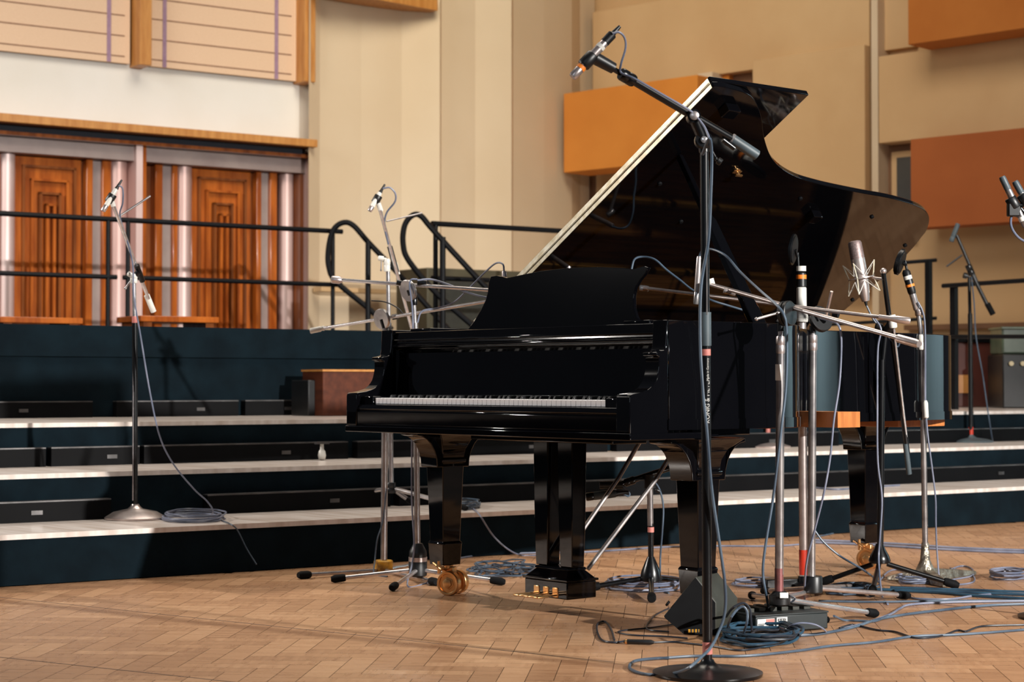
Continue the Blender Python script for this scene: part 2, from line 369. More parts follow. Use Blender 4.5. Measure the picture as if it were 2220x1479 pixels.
# ================================================================= BACK WALLS
def build_walls():
    # left wall (parallel to the risers)
    P = at(0, 831, 15.6); P = V((P.x, P.y, 0)); N = SN
    def q(px, py, out=0.0): return onplane(px, py, P-N*out, N)
    def Z(py): return q(0, py).z
    def sl(px): return (q(px, 831)-P).dot(SE)
    def slab(a, b, z0, z1, o0, o1):      # out of wall distances
        p = P+SE*((a+b)/2)-N*((o0+o1)/2); return MB().box((p.x, p.y, (z0+z1)/2), (b-a, abs(o1-o0), z1-z0), SE, N, (0,0,1))
    sL = sl(-500); sR = sl(668)
    zl = q(300, 270).z                    # ledge height
    zl_top = q(0, 255).z; zl_bot = q(0, 268).z; zd = q(0, 329).z; zlint = q(0, 296).z
    # wall with opening: upper part, and below the door zone
    struct('wall_left', slab(sL, sR, zl_bot, 9, -.3, 0), M['cream'])
    struct('wall_left_return', slab(sl(662), sl(690), 0, zl_bot, -.3, 0), M['cream'])
    struct('trim_1', slab(sL, sl(655), zl_bot-.02, zl_top, -.02, .28), M['oak'], bevel=.006)
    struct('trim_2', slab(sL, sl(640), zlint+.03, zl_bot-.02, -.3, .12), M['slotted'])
    struct('trim_3', slab(sL, sl(664), zlint, zlint+.03, -.1, .16), M['varnish2'])
    struct('trim_4', slab(sL, sl(664), zd, zlint, -.3, .05), M['greystrip'])
    struct('trim_5', slab(sL, sl(664), .9, 1.12, -.3, .1), M['varnish2'])
    # doors: left door seen partly, right door complete
    def door(idx, cols):
        a0, a1 = cols[0][0], cols[-1][1]
        back = slab(sl(a0), sl(a1), 1.10, zd, -.30, -.22); o = struct('door_%d' % idx, back, M['varnish2'])
        for (a, b, kind) in cols:
            s0, s1 = sl(a), sl(b)
            if kind == 'col':
                r = (s1-s0)/2; c = P+SE*((s0+s1)/2)+N*.12
                MB().revolve((c.x, c.y, 1.10), (0,0,1), [(0, r), (zd-1.10, r)], 28).build('glossy_column', M['pink_gloss'], o)
            elif kind == 'grey': slab(s0, s1, 1.10, zd, -.24, -.10).build('grey_strip', M['greystrip'], o)
            elif kind == 'wood': slab(s0, s1, 1.10, zd, -.24, -.06).build('stile', M['varnish'], o, bevel=.01)
            elif kind == 'dark': slab(s0, s1, 1.10, zd, -.24, -.16).build('dark_stile', M['varnish2'], o)
            elif kind == 'panel':
                slab(s0, s1, 1.10, zd, -.24, -.12).build('leaf', M['varnish'], o, bevel=.01)
                for j, (fx, ft) in enumerate(((.10, .05), (.22, .12), (.34, .19), (.43, .25))):
                    xa = s0+(s1-s0)*fx; xb = s1-(s1-s0)*fx; zt = zd-(zd-1.1)*ft; th = (s1-s0)*.035
                    mb = MB()
                    for (u0, u1, v0, v1) in ((xa, xa+th, 1.12, zt), (xb-th, xb, 1.12, zt), (xa, xb, zt-th, zt)):
                        p = P+SE*((u0+u1)/2)+N*(.12-.012-.012*j); mb.box((p.x, p.y, (v0+v1)/2), (u1-u0, .05, v1-v0), SE, N, (0,0,1))
                    mb.build('moulding', M['varnish2'] if j % 2 == 0 else M['varnish'], o)
        return o
    door(1, [(-260, -225, 'col'), (-225, -60, 'panel'), (-60, -40, 'dark'), (-40, -20, 'wood'), (-20, -5, 'grey'), (-5, 4, 'wood'), (4, 40, 'col'), (40, 186, 'panel'), (186, 191, 'dark'), (191, 206, 'wood'), (206, 226, 'grey'), (226, 246, 'wood'), (246, 284, 'col')])
    door(2, [(308, 341, 'dark'), (341, 358, 'wood'), (358, 379, 'grey'), (379, 391, 'wood'), (391, 425, 'col'), (425, 556, 'panel'), (556, 562, 'dark'), (562, 573, 'wood'), (573, 591, 'grey'), (591, 607, 'wood'), (607, 618, 'dark'), (618, 646, 'col')])
    struct('trim_6', slab(sl(283), sl(297), 1.1, zlint, -.3, .10), M['pink_gloss'])
    struct('trim_7', slab(sl(297), sl(309), 1.1, zlint, -.3, .06), M['varnish'])
    struct('trim_8', slab(sl(646), sl(654), 1.1, zlint, -.3, .03), M['varnish2'])
    struct('trim_9', slab(sl(654), sl(661), 1.1, zlint, -.3, .08), M['pink_gloss'])
    struct('trim_10', slab(sl(661), sl(669), 1.1, zlint+.07, -.3, .10), M['varnish2'])
    # windows with blinds
    zb = q(0, 112).z; ztop = zb+2.2
    for i, (a, b) in enumerate(((-290, 272), (306, 633))):
        o = struct('window_%d' % (i+1), slab(sl(a)-.02, sl(b)+.02, zb+.02, ztop, 0, .02), M['darkglass'])
        rb = thing('roman_blind', ('peach fabric window blind, left of the wooden post', 'peach fabric window blind, right of the wooden post')[i], 'blind', q((a+b)/2, 112)-N*.05, 'peach blinds over the high windows')
        slab(sl(a), sl(b), zb, ztop, .03, .06).build('fabric', M['blind'], rb)
        st = (q(0, 22).z-q(0, 68).z)
        for j in range(6):
            z = zb+.055+st*j
            slab(sl(a)+.05, sl(b)-.05, z, z+.009, .058, .066).build('batten', M['seam'], rb)
        for px in ((226,) if i == 0 else (347, 590)):
            slab(sl(px)-.018, sl(px)+.018, zb, ztop, .061, .066).build('pull_tape', M['tape_purple'], rb)
    for i, (a, b, py, r0) in enumerate(((277, 303, 147, 303), (633, 657, 183, 657))):
        struct('trim_%d' % (11+i), slab(sl(a), sl(b), q(a, py).z, 9, 0, .22), M['oak'], bevel=.006)
    # middle fluted wall
    pts = [(668, 17.0), (692, 17.2), (782, 17.5), (870, 17.74), (953, 17.84), (956, 18.0), (1030, 18.26), (1109, 18.40), (1112, 18.52), (1180, 18.95), (1240, 19.4), (1258, 19.75), (1290, 19.95)]
    g = []
    for px, d in pts:
        p = at(px, 831, d); g.append((p.x, p.y))
    bk = []
    for px, d in ((1290, 20.5), (668, 18.6)):
        p = at(px, 831, d); bk.append((p.x, p.y))
    mb = MB().prism(g+bk, 0, 9, lambda a, b, h: V((a, b, h)))
    struct('wall_back', mb, M['cream2'], smooth=False)
    a, b = at(690, 0, 17.0), at(925, 0, 17.9)
    dv = (b-a).normalized(); struct('trim_13', MB().box((a+b)/2+V((0,0,.03)), ((b-a).length, .3, .12), V((dv.x, dv.y, 0)), V((-dv.y, dv.x, 0)), (0,0,1)), M['oak'])
    a, b = at(688, 632, 17.0), at(835, 628, 17.5); dv = (b-a).normalized()
    struct('trim_14', MB().box((a+b)/2, ((b-a).length, .12, .04), V((dv.x, dv.y, 0)), V((-dv.y, dv.x, 0)), (0,0,1)), M['beigewall'])
    # right wall, splayed
    HR = YAW-math.atan((3200+1110)/F)
    RE = -V((math.sin(HR), math.cos(HR), 0)); RN = V((-RE.y, RE.x, 0))
    if RN.dot(fw) < 0: RN = -RN
    P2 = at(1286, 831, 20.0); P2 = V((P2.x, P2.y, 0))
    def pane(x0, x1, ytl, ybl, o0, o1):      # image columns, y at left edge top and bottom, distances out of wall
        pl = P2-RN*o1
        z1 = onplane(x0, ytl, pl, RN).z; z0 = onplane(x0, ybl, pl, RN).z
        a = (colat(x0, 0, pl, RN)-P2).dot(RE); b = (colat(x1, 0, pl, RN)-P2).dot(RE)
        p = P2+RE*((a+b)/2)-RN*((o0+o1)/2); return MB().box((p.x, p.y, (z0+z1)/2), (b-a, o1-o0, z1-z0), RE, RN, (0,0,1))
    wb = MB(); a = P2-RE*.02; p = P2+RE*4.5+RN*.15; wb.box((p.x, p.y, 4.5), (9.1, .3, 9), RE, RN, (0,0,1))
    struct('wall_right', wb, M['beigewall'])
    ws = MB().box((3.8, 12.6, 2.4), (4.0, .2, 4.8)); struct('wall_reflector', ws, mat('reflector_pale_blue', (170, 196, 204), .8, noise=((160, 186, 194), 1)))  # unseen wall added so the curved rim reflects pale blue
    def panel(lab, m, *a, name='acoustic_panel'):
        o = pane(*a).build(name, M[m], bevel=.008); tag(o, lab, 'acoustic panel', 'fabric acoustic panels on the side wall'); return o
    panel('large beige acoustic panel above the ochre panel', 'beige', 1285, 1888, 26, 200, 0, .16)
    panel('tall beige acoustic panel behind the raised piano lid', 'beige', 1633, 1877, 131, 640, .0, .28)
    panel('beige acoustic panel between the amber and rust panels at the right', 'beige', 1907, 2420, 122, 311, .0, .22)
    panel('pale beige acoustic panel in the top right, beside the amber panel', 'beige', 1905, 1985, -260, 112, .0, .08)
    panel('pale beige acoustic panel low in the corner below the ochre panel', 'beige', 1286, 1560, 375, 760, .0, .10)
    panel('ochre orange acoustic panel left of the lid top', 'orange', 1222, 1513, 203, 375, .45, .85)
    panel('amber orange acoustic panel at the top right corner, seen from below', 'amber', 1972, 2420, -300, 97, .23, .60)
    panel('rust orange acoustic panel at the right, above the far railing', 'rust', 1976, 2420, 302, 496, .23, .45)
    panel('wide beige acoustic panel low on the wall behind the piano tail', 'beige', 1560, 1905, 560, 790, 0, .10)
    # recesses, posts and strips around the panels
    struct('trim_15', pane(1222, 1290, 372, 600, 0, .12), M['recess'])  # brown slab painting in the shadow below the ochre panel
    struct('trim_16', pane(1514, 1546, 160, 500, 0, .26), M['cream2'])
    struct('trim_17', pane(1546, 1632, 148, 400, -.01, .03), M['recess'])
    struct('trim_18', pane(1566, 1582, 158, 400, 0, .10), M['orange'])
    struct('trim_19', pane(1892, 1906, -260, 700, 0, .20), M['cream2'])
    struct('trim_20', pane(1907, 1985, 312, 520, 0, .03), M['recess'])
    struct('trim_21', pane(1935, 1985, 330, 520, .03, .06), M['beigewall'])
    struct('window_3', pane(1946, 1985, 342, 520, .06, .08), M['darkglass'])
    struct('trim_22', pane(1960, 2420, 705, 716, 0, .10), M['recess'])
    # brackets that carry the ochre panel
    struct('trim_23', pane(1300, 1330, 230, 350, 0, .46), M['recess'])

# ================================================================= RAILINGS
def tube_rail(mb, pts, r): mb.path(pts, r, 10)
def build_rails():
    P = at(0, 831, 13.5); P = V((P.x, P.y, 0))
    def c(px, z): return colat(px, z, P, SN)
    zt, zb = at(0, 462, 13.5).z, at(0, 592, 13.5).z
    t = thing('guard_railing', 'long black two rail guard railing on the high platform at left', 'railing', c(233, 1.1))
    MB().tube(c(-120, zt), c(741, zt), .020).build('top_rail', M['rail'], t)
    MB().tube(c(-120, zb), c(252, zb), .018).build('lower_rail', M['rail'], t)
    MB().tube(c(266, zb), c(741, zb), .018).build('lower_rail', M['rail'], t)
    for px in (-60, 233, 276, 721):
        MB().tube(c(px, 1.1), c(px, zt), .017).build('post', M['rail'], t)
        MB().tube(c(px, 1.1), c(px, 1.11), .05).build('base_plate', M['rail'], t)
    P = at(0, 831, 12.44); P = V((P.x, P.y, 0))
    def c2(px, z): return colat(px, z, P, SN)
    z1 = onplane(942, 485, P, SN).z; z2 = onplane(942, 603, P, SN).z
    t = thing('guard_railing', 'shorter black guard railing between the stair handrails and the piano lid', 'railing', c2(944, 1.1))
    MB().tube(c2(936, z1), c2(1260, z1), .021).build('top_rail', M['rail'], t)
    MB().tube(c2(936, z2), c2(1260, z2), .019).build('lower_rail', M['rail'], t)
    for px in (944, 958, 1230): MB().tube(c2(px, 1.1), c2(px, z1 if px != 958 else z1-.12), .019).build('post', M['rail'], t)
    # looped stair handrails
    for i, (pts, d, posts) in enumerate((
        ([(940, 905), (850, 715), (800, 670), (730, 612), (713, 580), (712, 540), (722, 500), (743, 483), (766, 489), (800, 527), (862, 592), (950, 690), (1000, 745)], 15.0, ((798, 522),)),
        ([(1100, 780), (1035, 715), (950, 640), (888, 568), (874, 530), (877, 490), (893, 468), (912, 468), (940, 500), (1030, 598), (1140, 712), (1200, 770)], 14.3, ((960, 514),)))):
        P3 = [at(x, min(y, 728), d+k*.03) if False else at(x, y, d) for k, (x, y) in enumerate(pts) if y < 760]
        t = thing('stair_handrail', ('black looped stair handrail, left of the two loops', 'black looped stair handrail, right of the two loops')[i], 'handrail', at(posts[0][0], 742, d), 'looped handrails of the platform stairs')
        MB().path(spline(P3, 6), .022, 10).build('loop_rail', M['rail'], t)
        x, y = posts[0]; a = at(x, y, d)
        MB().tube(a, V((a.x, a.y, 1.1)), .022).build('post', M['rail'], t)
        MB().tube(V((a.x, a.y, 1.1)), V((a.x, a.y, 1.11)), .05).build('base_plate', M['rail'], t)
    # right side railings on the third step
    t = thing('guard_railing', 'black guard railing end post rising just behind the piano tail', 'railing', V(at(2013, 860, 14.0).to_tuple()))
    p = at(2013, 565, 14.0)
    MB().tube(at(1850, 578, 14.4), at(2030, 564, 14.0), .014).build('top_rail', M['rail'], t)
    MB().tube(at(1800, 704, 14.5), at(2030, 690, 14.0), .013).build('lower_rail', M['rail'], t)
    MB().box((p.x, p.y, (p.z+.6)/2), (.04, .04, p.z-.6)).build('post', M['rail'], t)
    t = thing('guard_railing', 'black guard railing at the right edge behind the far microphone stand', 'railing', V(at(2068, 883, 13.4).to_tuple()))
    p = at(2068, 620, 13.4); q = at(2215, 612, 12.9)
    MB().tube(at(2044, 620, 13.42), at(2300, 603, 12.6), .016).build('top_rail', M['rail'], t)
    MB().tube(at(2044, 730, 13.42), at(2300, 730, 12.6), .015).build('lower_rail', M['rail'], t)
    MB().box((p.x, p.y, (p.z+.6)/2), (.042, .042, p.z-.6)).build('post', M['rail'], t)
    q = at(2290, 604, 12.6); MB().box((q.x, q.y, (q.z+.6)/2), (.07, .07, q.z-.6)).build('post', M['rail'], t)

def build_back_props():
    # brown box and black case on the third step
    def boxd(px0, px1, pyb, pyt, d, dep, ax=SE):
        a, b = at(px0, pyb, d), at(px1, pyb, d*(6900-px0)/(6900-px1))
        z0 = a.z; z1 = at(px0, pyt, d).z; m = (a+b)/2+SN*dep/2
        return (m.x, m.y, (z0+z1)/2), ((V((b.x, b.y, 0))-V((a.x, a.y, 0))).length, dep, z1-z0)
    def on(px, z, dd): # depth where column px meets height z at image row
        return dd
    d = .184*F/(898-831)
    c, s = boxd(700, 900, 897, 800, d-.62, .24); c = (c[0], c[1], .6+s[2]/2)
    t = thing('wooden_box', 'open brown wooden box on the third step, left of the keyboard', 'box', (c[0], c[1], .6))
    MB().box(c, s, SE, SN, (0,0,1)).build('body', M['wood_box'], t, bevel=.006)
    MB().box((c[0], c[1], c[2]+s[2]/2+.006), (s[0]+.01, s[1]+.01, .012), SE, SN, (0,0,1)).build('lid', M['oak'], t)
    c, s = boxd(668, 694, 893, 815, d-.57, .2); c = (c[0], c[1], .6+s[2]/2)
    o = MB().box(c, s, SE, SN, (0,0,1)); o.org = V((c[0], c[1], .6)); tag(o.build('equipment_case', M['black_plastic'], bevel=.006), 'narrow black case beside the brown wooden box', 'case')
    # small table lamp like lantern hanging under step edge
    p = at(698, 945, 9.45)
    t = thing('step_light', 'small white hooded light on the second step below the wooden box', 'light fitting', (p.x, p.y, .4))
    MB().revolve((p.x, p.y, .4), (0,0,1), [(0, .006), (.006, .017), (.025, .021), (.045, .017), (.055, .010), (.082, .009)], 16).build('body', M['white_metal'], t)
    MB().box((p.x, p.y, .487), (.07, .03, .012), SE, SN, (0,0,1)).build('bracket', M['frame_edge'], t)
    # low brown bench on the platform by the doors
    for (a, b, yb, yt, dd, lab) in ((305, 475, 712, 684, 12.6, 'low orange brown bench on the platform in front of the right doors'), (0, 180, 708, 686, 12.6, 'low brown bench on the platform at the far left')):
        c, s = boxd(a, b, yb, yt, dd, .4); z1 = c[2]+s[2]/2
        t = thing('low_bench', lab, 'bench', (c[0], c[1], 1.1))
        MB().box((c[0], c[1], z1-.02), (s[0], s[1], .04), SE, SN, (0,0,1)).build('seat', M['varnish'], t, bevel=.004)
        for k in (-1, 1):
            p = V((c[0], c[1], 0))+SE*(s[0]/2-.06)*k; MB().box((p.x, p.y, (1.1+z1-.04)/2), (.06, s[1]-.04, z1-.04-1.1), SE, SN, (0,0,1)).build('leg', M['varnish2'], t)
    # olive cabinet
    a = at(925, 578, 16.0); dep = .5
    c, s = boxd(926, 1262, 715, 580, 16.0, dep); z1 = c[2]+s[2]/2
    t = thing('olive_cabinet', 'low olive brown cabinet on the platform behind the handrail', 'cabinet', (c[0], c[1], 1.1))
    MB().box((c[0], c[1], (1.1+z1)/2), (s[0], s[1], z1-1.1), SE, SN, (0,0,1)).build('body', M['olive'], t, bevel=.008)
    mb = MB(); f = V((c[0], c[1], 0))-SN*(dep/2+.006)
    for k in range(2):
        p = f+SE*(s[0]*(-.24+.48*k)); mb2 = MB().box((p.x, p.y, (1.1+z1)/2-.03), (s[0]*.44, .012, z1-1.1-.16), SE, SN, (0,0,1)); dr = mb2.build('door', M['khaki'], t)
        q = p-SN*.02-SE*s[0]*.18; MB().ball((q.x, q.y, 1.42), .03).build('handle', M['orange_tape'], dr)
    # far right: dark red cabinet, black amplifier, crate
    def dbox(px0, px1, z0, pyt, d, dep, name, lab, cat, m):
        a, b = at(px0, 831, d), at(px1, 831, d); e = V((b.x-a.x, b.y-a.y, 0)); L = e.length; e.normalize(); n = V((-e.y, e.x, 0))
        z1 = at(px0, pyt, d).z; c = (a+b)/2+n*dep/2
        t = thing(name, lab, cat, (c.x, c.y, z0))
        MB().box((c.x, c.y, (z0+z1)/2), (L, dep, z1-z0), e, n, (0,0,1)).build('body', M[m], t, bevel=.01)
        return t, c, e, n, L, z1
    t, c, e, n, L, z1 = dbox(2055, 2172, .6, 742, 14.6, .5, 'wooden_cabinet', 'dark red brown wooden cabinet behind the right railing', 'cabinet', 'pinkred')
    MB().box((c.x, c.y, z1+.015), (L+.04, .54, .03), e, n, (0,0,1)).build('top', M['frame'], t)
    p = c-n*.256-e*.10; MB().box((p.x, p.y, .78), (.16, .012, .14), e, n, (0,0,1)).build('label_card', M['oak'], t)
    t, c, e, n, L, z1 = dbox(2174, 2290, .6, 768, 14.0, .45, 'amplifier_case', 'black amplifier case with knobs at the far right', 'amplifier', 'black_plastic')
    mb = None
    for k in range(4):
        p = c-n*.23+e*(-L/2+.06+.085*k)+V((0,0,0)); MB().tube((p.x, p.y, z1-.07), V((p.x, p.y, z1-.07))-n*.02, .017).build('knob', M['knob'], t)
    c0, z0 = c.copy(), z1
    t = thing('plastic_crate', 'pale green plastic crate on top of the black amplifier case', 'crate', (c.x, c.y, z1))
    zt = at(2172, 708, 14.0).z
    for k, (a, b, hz) in enumerate(((0, .3, zt-z0), (1, .02, .03))):
        pass
    MB().box((c.x, c.y, (z0+zt)/2), (L*.96, .36, zt-z0-.002), e, n, (0,0,1)).build('body', M['crate'], t, bevel=.015)
    MB().box((c.x, c.y, zt-.01), (L, .40, .02), e, n, (0,0,1)).build('rim', M['crate'], t, bevel=.006)

# ================================================================= PIANO
W, LN, T = 1.50, 2.515, .981
ZA, ZB, KZ, YS = .751, .627, .732, .165
RIM = [(0, YS), (0, 2.40)] + spl2([(0, 2.40), (.03, 2.48), (.12, 2.515), (.45, 2.52), (.72, 2.48), (.88, 2.40), (.955, 2.27), (1.0, 2.05), (1.02, 1.8), (1.045, 1.55), (1.08, 1.36), (1.15, 1.19), (1.26, 1.04), (1.38, .91), (1.465, .78), (1.5, .6)])[1:] + [(1.5, YS)]
def offset_poly(poly, d):
    n = len(poly); out = []
    for i in range(n):
        a = V((*poly[i-1], 0)); b = V((*poly[i], 0)); c = V((*poly[(i+1) % n], 0))
        t = ((b-a).normalized()+(c-b).normalized()).normalized(); nn = V((t.y, -t.x, 0)); k = 1/max(.5, math.sqrt((1+(b-a).normalized().dot((c-b).normalized()))/2))
        out.append((b.x+nn.x*d*k, b.y+nn.y*d*k))
    return out
def build_piano():
    t = thing('grand_piano', 'black gloss concert grand piano with raised lid in the middle of the stage', 'piano', (.75, 1.2, 0))
    xy = lambda a, b, h: V((a, b, h))
    inner = offset_poly(RIM, .045)
    ring = MB(); n = len(RIM)
    # rim: outer wall, inner wall, open front
    vs = []
    for z in (ZB+.04, T):
        vs += [V((a, b, z)) for a, b in RIM]
    for z in (ZB+.04, T):
        vs += [V((a, b, z)) for a, b in inner]
    fs = []
    for i in range(n-1):
        j = i+1
        fs += [(i, j, j+n, i+n), (i+2*n, i+3*n, j+3*n, j+2*n), (i+n, j+n, j+3*n, i+3*n), (i, i+2*n, j+2*n, j)]
    fs += [(0, n, 3*n, 2*n), (n-1, 3*n-1, 4*n-1, 2*n-1)]
    ring.add(vs, fs); ring.build('rim', M['piano'], t, bevel=.003)
    # lower moulding of the rim
    o2 = offset_poly(RIM, -.004); i2 = offset_poly(RIM, .05); vs = []
    for P_ in (o2, i2):
        for z in (ZB+.012, ZB+.045): vs += [V((a, b, z)) for a, b in P_]
    fs = []
    for i in range(n-1):
        j = i+1; fs += [(i, j, j+n, i+n), (i+2*n, i+3*n, j+3*n, j+2*n), (i+n, j+n, j+3*n, i+3*n), (i, i+2*n, j+2*n, j)]
    MB().add(vs, fs).build('base_moulding', M['piano'], t)
    # cheeks (arms)
    prof = [(0, ZB), (0, ZA-.012), (.004, ZA-.002), (.012, ZA), (.045, ZA+.004)] + spl2([(.045, ZA+.004), (.085, .768), (.112, .795), (.124, .835), (.124, .866)], 4)[1:] + [(.113, .869), (.113, .880), (.135, .883), (.150, .887), (.155, .91), (.158, T), (YS, T), (YS, ZB)]
    for x0, x1 in ((0, .062), (W-.062, W)):
        MB().prism(prof, x0, x1, lambda a, b, h: V((h, a, b))).build('cheek', M['piano'], t, bevel=.003)
    # keybed, keyslip
    MB().bx(.062, W-.062, .004, .60, ZB-.01, ZB+.012).build('keybed', M['piano'], t, bevel=.003)
    MB().bx(-.004, W+.004, -.003, .34, ZB-.018, ZB+.004).build('bottom_board', M['piano'], t, bevel=.003)
    MB().prism([(.004, ZB+.01), (.004, ZB+.055), (.009, ZB+.06), (.004, ZB+.066), (.006, KZ-.035), (.012, KZ-.024), (.028, KZ-.022), (.028, ZB+.01)], .062, W-.062, lambda a, b, h: V((h, a, b))).build('keyslip', M['piano'], t, bevel=.0015)
    k0 = (W-1.225)/2
    for x0, x1 in ((.062, k0-.002), (W-k0+.002, W-.062)):
        MB().bx(x0, x1, .022, .20, ZB+.01, KZ+.006).build('key_block', M['piano'], t, bevel=.003)
    # keys
    kw = 1.225/52
    whites = []
    proto = MB().bx(-kw/2+.0005, kw/2-.0005, 0, .15, 0, .021); proto.org = V((0,0,0))
    me = None
    for i in range(52):
        x = k0+kw*(i+.5)
        if me is None:
            mb = MB().bx(x-kw/2+.0005, x+kw/2-.0005, .03, .19, KZ-.021, KZ); mb.org = V((x, .03, KZ)); o = mb.build('white_key', M['ivory'], t, bevel=.0012); me = o; x_first = x
        else:
            o = me.copy(); COL.objects.link(o); o.location = me.location+V((x-x_first, 0, 0))
    mb0 = None
    for i in range(51):
        note = (i+5) % 7      # 0=C
        if note in (2, 6): continue
        x = k0+kw*(i+1)
        if mb0 is None:
            mb = MB(); c = (x, 0, 0); wv = .0055
            mb.add([(x-wv, .080, KZ), (x+wv, .080, KZ), (x-wv, .19, KZ), (x+wv, .19, KZ), (x-wv+.001, .086, KZ+.011), (x+wv-.001, .086, KZ+.011), (x-wv+.001, .19, KZ+.012), (x+wv-.001, .19, KZ+.012)],
                   [(0,1,3,2), (4,6,7,5), (0,4,5,1), (2,3,7,6), (0,2,6,4), (1,5,7,3)])
            mb.org = V((x, .08, KZ)); mb0 = mb.build('black_key', M['ebony'], t, bevel=.001); xf = x
        else:
            o = mb0.copy(); COL.objects.link(o); o.location = mb0.location+V((x-xf, 0, 0))
    MB().bx(k0, W-k0, .178, .186, KZ-.003, KZ+.006).build('key_felt', M['felt'], t)
    # fallboard, name rail
    MB().prism([(.180, KZ+.004), (.196, .895), (.190, .905), (.205, .905), (.215, .90), (.20, KZ+.004)], .062, W-.062, lambda a, b, h: V((h, a, b))).build('fallboard', M['piano'], t, bevel=.002)
    MB().prism([(.19, .905), (.170, .912), (.160, .918), (.160, .924), (.170, .93), (.172, .938), (.167, .942), (.172, .946), (.176, .972), (.28, .972), (.28, .905)], .062, W-.062, lambda a, b, h: V((h, a, b))).build('front_rail', M['piano'], t, bevel=.0015)
    # inside: soundboard, plate, strings, pin block
    sb = offset_poly(RIM, .046)
    MB().prism(sb[1:-1]+[(W-.046, .45), (.046, .45)], .80, .81, xy).build('soundboard', M['spruce'], t)
    MB().prism(offset_poly(RIM, .05)[1:-1]+[(W-.05, .31), (.05, .31)], .665, .68, xy).build('inner_bottom', M['piano'], t)
    pl = MB(); pl.bx(.06, W-.06, .52, .70, .86, .885)
    for x, y1 in ((.25, 2.35), (.55, 2.3), (.85, 1.9), (1.1, 1.1)): pl.bx(x-.012, x+.012, .69, y1, .862, .90)
    pl.build('iron_plate', M['gold'], t, bevel=.004)
    st = MB(); s_i = 0
    for i in range(44):
        x = .10+i*.030; ymax = 2.35 if x < .85 else (1.85 if x < 1.02 else (1.2 if x < 1.2 else .95))
        dx = -.05 if i > 20 else .10*(20-i)/20
        st.path([(x, .60, .893), (x+dx*(ymax-.6)*.3, ymax, .893)], .0009, 4)
    so = st.build('strings', M['string'], t); so['kind'] = 'stuff'
    dmp = MB(); dmp.bx(.14, 1.28, .80, .83, .905, .935); dmp.build('damper_rail', M['ebony'], t, bevel=.003)
    # music desk
    MB().bx(.24, 1.26, .27, .56, .955, .977).build('desk_tray', M['piano'], t, bevel=.003)
    MB().bx(.12, .24, .20, .56, .955, .985).build('desk_side_rail', M['piano'], t, bevel=.003)
    MB().bx(1.26, 1.38, .20, .56, .955, .985).build('desk_side_rail', M['piano'], t, bevel=.003)
    yd = .345; PP = V((0, yd, 0)); NN = V((0, 1, 0))
    img = [(1013, 716), (1020, 706), (1028, 696), (1042, 672), (1052, 652), (1057, 634), (1059, 612), (1064, 599), (1076, 598), (1088, 600), (1098, 603), (1130, 596), (1170, 588), (1230, 581), (1300, 579), (1350, 581), (1372, 584), (1384, 580), (1396, 577), (1405, 580), (1398, 594), (1388, 606), (1377, 624), (1373, 645), (1374, 668), (1380, 688), (1391, 705)]
    tilt = .16
    def desk_pt(px, py):
        v = dirp(px, py); Nn = V((0, 1, -tilt)).normalized(); P0 = V((0, yd, .977)); return CAM+v*((P0-CAM).dot(Nn)/v.dot(Nn))
    poly = []
    for x, y in img:
        p = desk_pt(x, y); poly.append((p.x, (max(p.z, .978)-.977)))
    a0 = poly[0][0]; poly[0] = (poly[0][0], .001); poly[-1] = (poly[-1][0], .001)
    md = MB().prism(poly, 0, .014, lambda a, b, h: V((a, yd+b*tilt+h, .977+b))).build('music_desk', M['piano'], t, bevel=.002)
    # inset scroll outline on desk, top moulding
    # legs
    def leg(cx, cy, top, wtop=.15, name='leg', toe=0):
        h0, h1 = .115, top
        lg = MB()
        pr = [(h1, wtop/2+.025), (h1-.012, wtop/2+.025), (h1-.02, wtop/2)]
        def sec(z, a): return [V((cx-a, cy-a, z)), V((cx+a, cy-a, z)), V((cx+a, cy+a, z)), V((cx-a, cy+a, z))]
        def loft(secs, mb):
            vs = []; fs = []
            for s_ in secs: vs += s_
            m = len(secs)
            for j in range(m-1):
                for i in range(4): k = (i+1) % 4; fs.append((j*4+i, j*4+k, j*4+4+k, j*4+4+i))
            fs += [(3, 2, 1, 0), tuple((m-1)*4+i for i in range(4))]; mb.add(vs, fs)
        loft([sec(.195, .040), sec(h1-.12, .050), sec(h1-.118, .056), sec(h1-.105, .057), sec(h1-.102, .051), sec(h1-.07, .055), sec(h1-.035, .070), sec(h1-.008, .10), sec(h1, .11)], lg)
        l = lg.build(name, M['piano'], t, bevel=.004)
        bl = MB(); loft([sec(.11, .041), sec(.185, .045), sec(.190, .047), sec(.196, .043), sec(.200, .038)], bl); bl.build('toe_block', M['piano'], l, bevel=.003)
        return l
    def caster(parent, cx, cy, ang, r=.045):
        a = V((math.cos(ang), math.sin(ang), 0)); b = V((-a.y, a.x, 0)); c = V((cx, cy, r))
        off = b*.02
        for k in (-1, 1):
            c2 = c+off+a*(.032*k)
            MB().revolve(c2-a*.014, a, [(.006, .004), (.006, r*.74), (.001, r*.78), (.0, r*.84), (0, r*.94), (.003, r), (.025, r), (.028, r*.94), (.028, r*.84), (.027, r*.78), (.022, r*.74), (.022, .004)], 40).build('caster_wheel', M['brass'], parent)
            MB().revolve(c2+a*(.007*k), a*k, [(0, .024), (.003, .024), (.004, .018), (.012, .018), (.014, .012)], 6).build('axle_nut', M['brass'], parent)
        yk = MB(); yk.box(c+V((0, 0, .034))+off*.2, (.028, .05, .05), a, b, (0,0,1)); yk.tube(c+V((0,0,.05)), (cx, cy, .112), .018)
        yk.build('caster_fork', M['brass'], parent, bevel=.003)
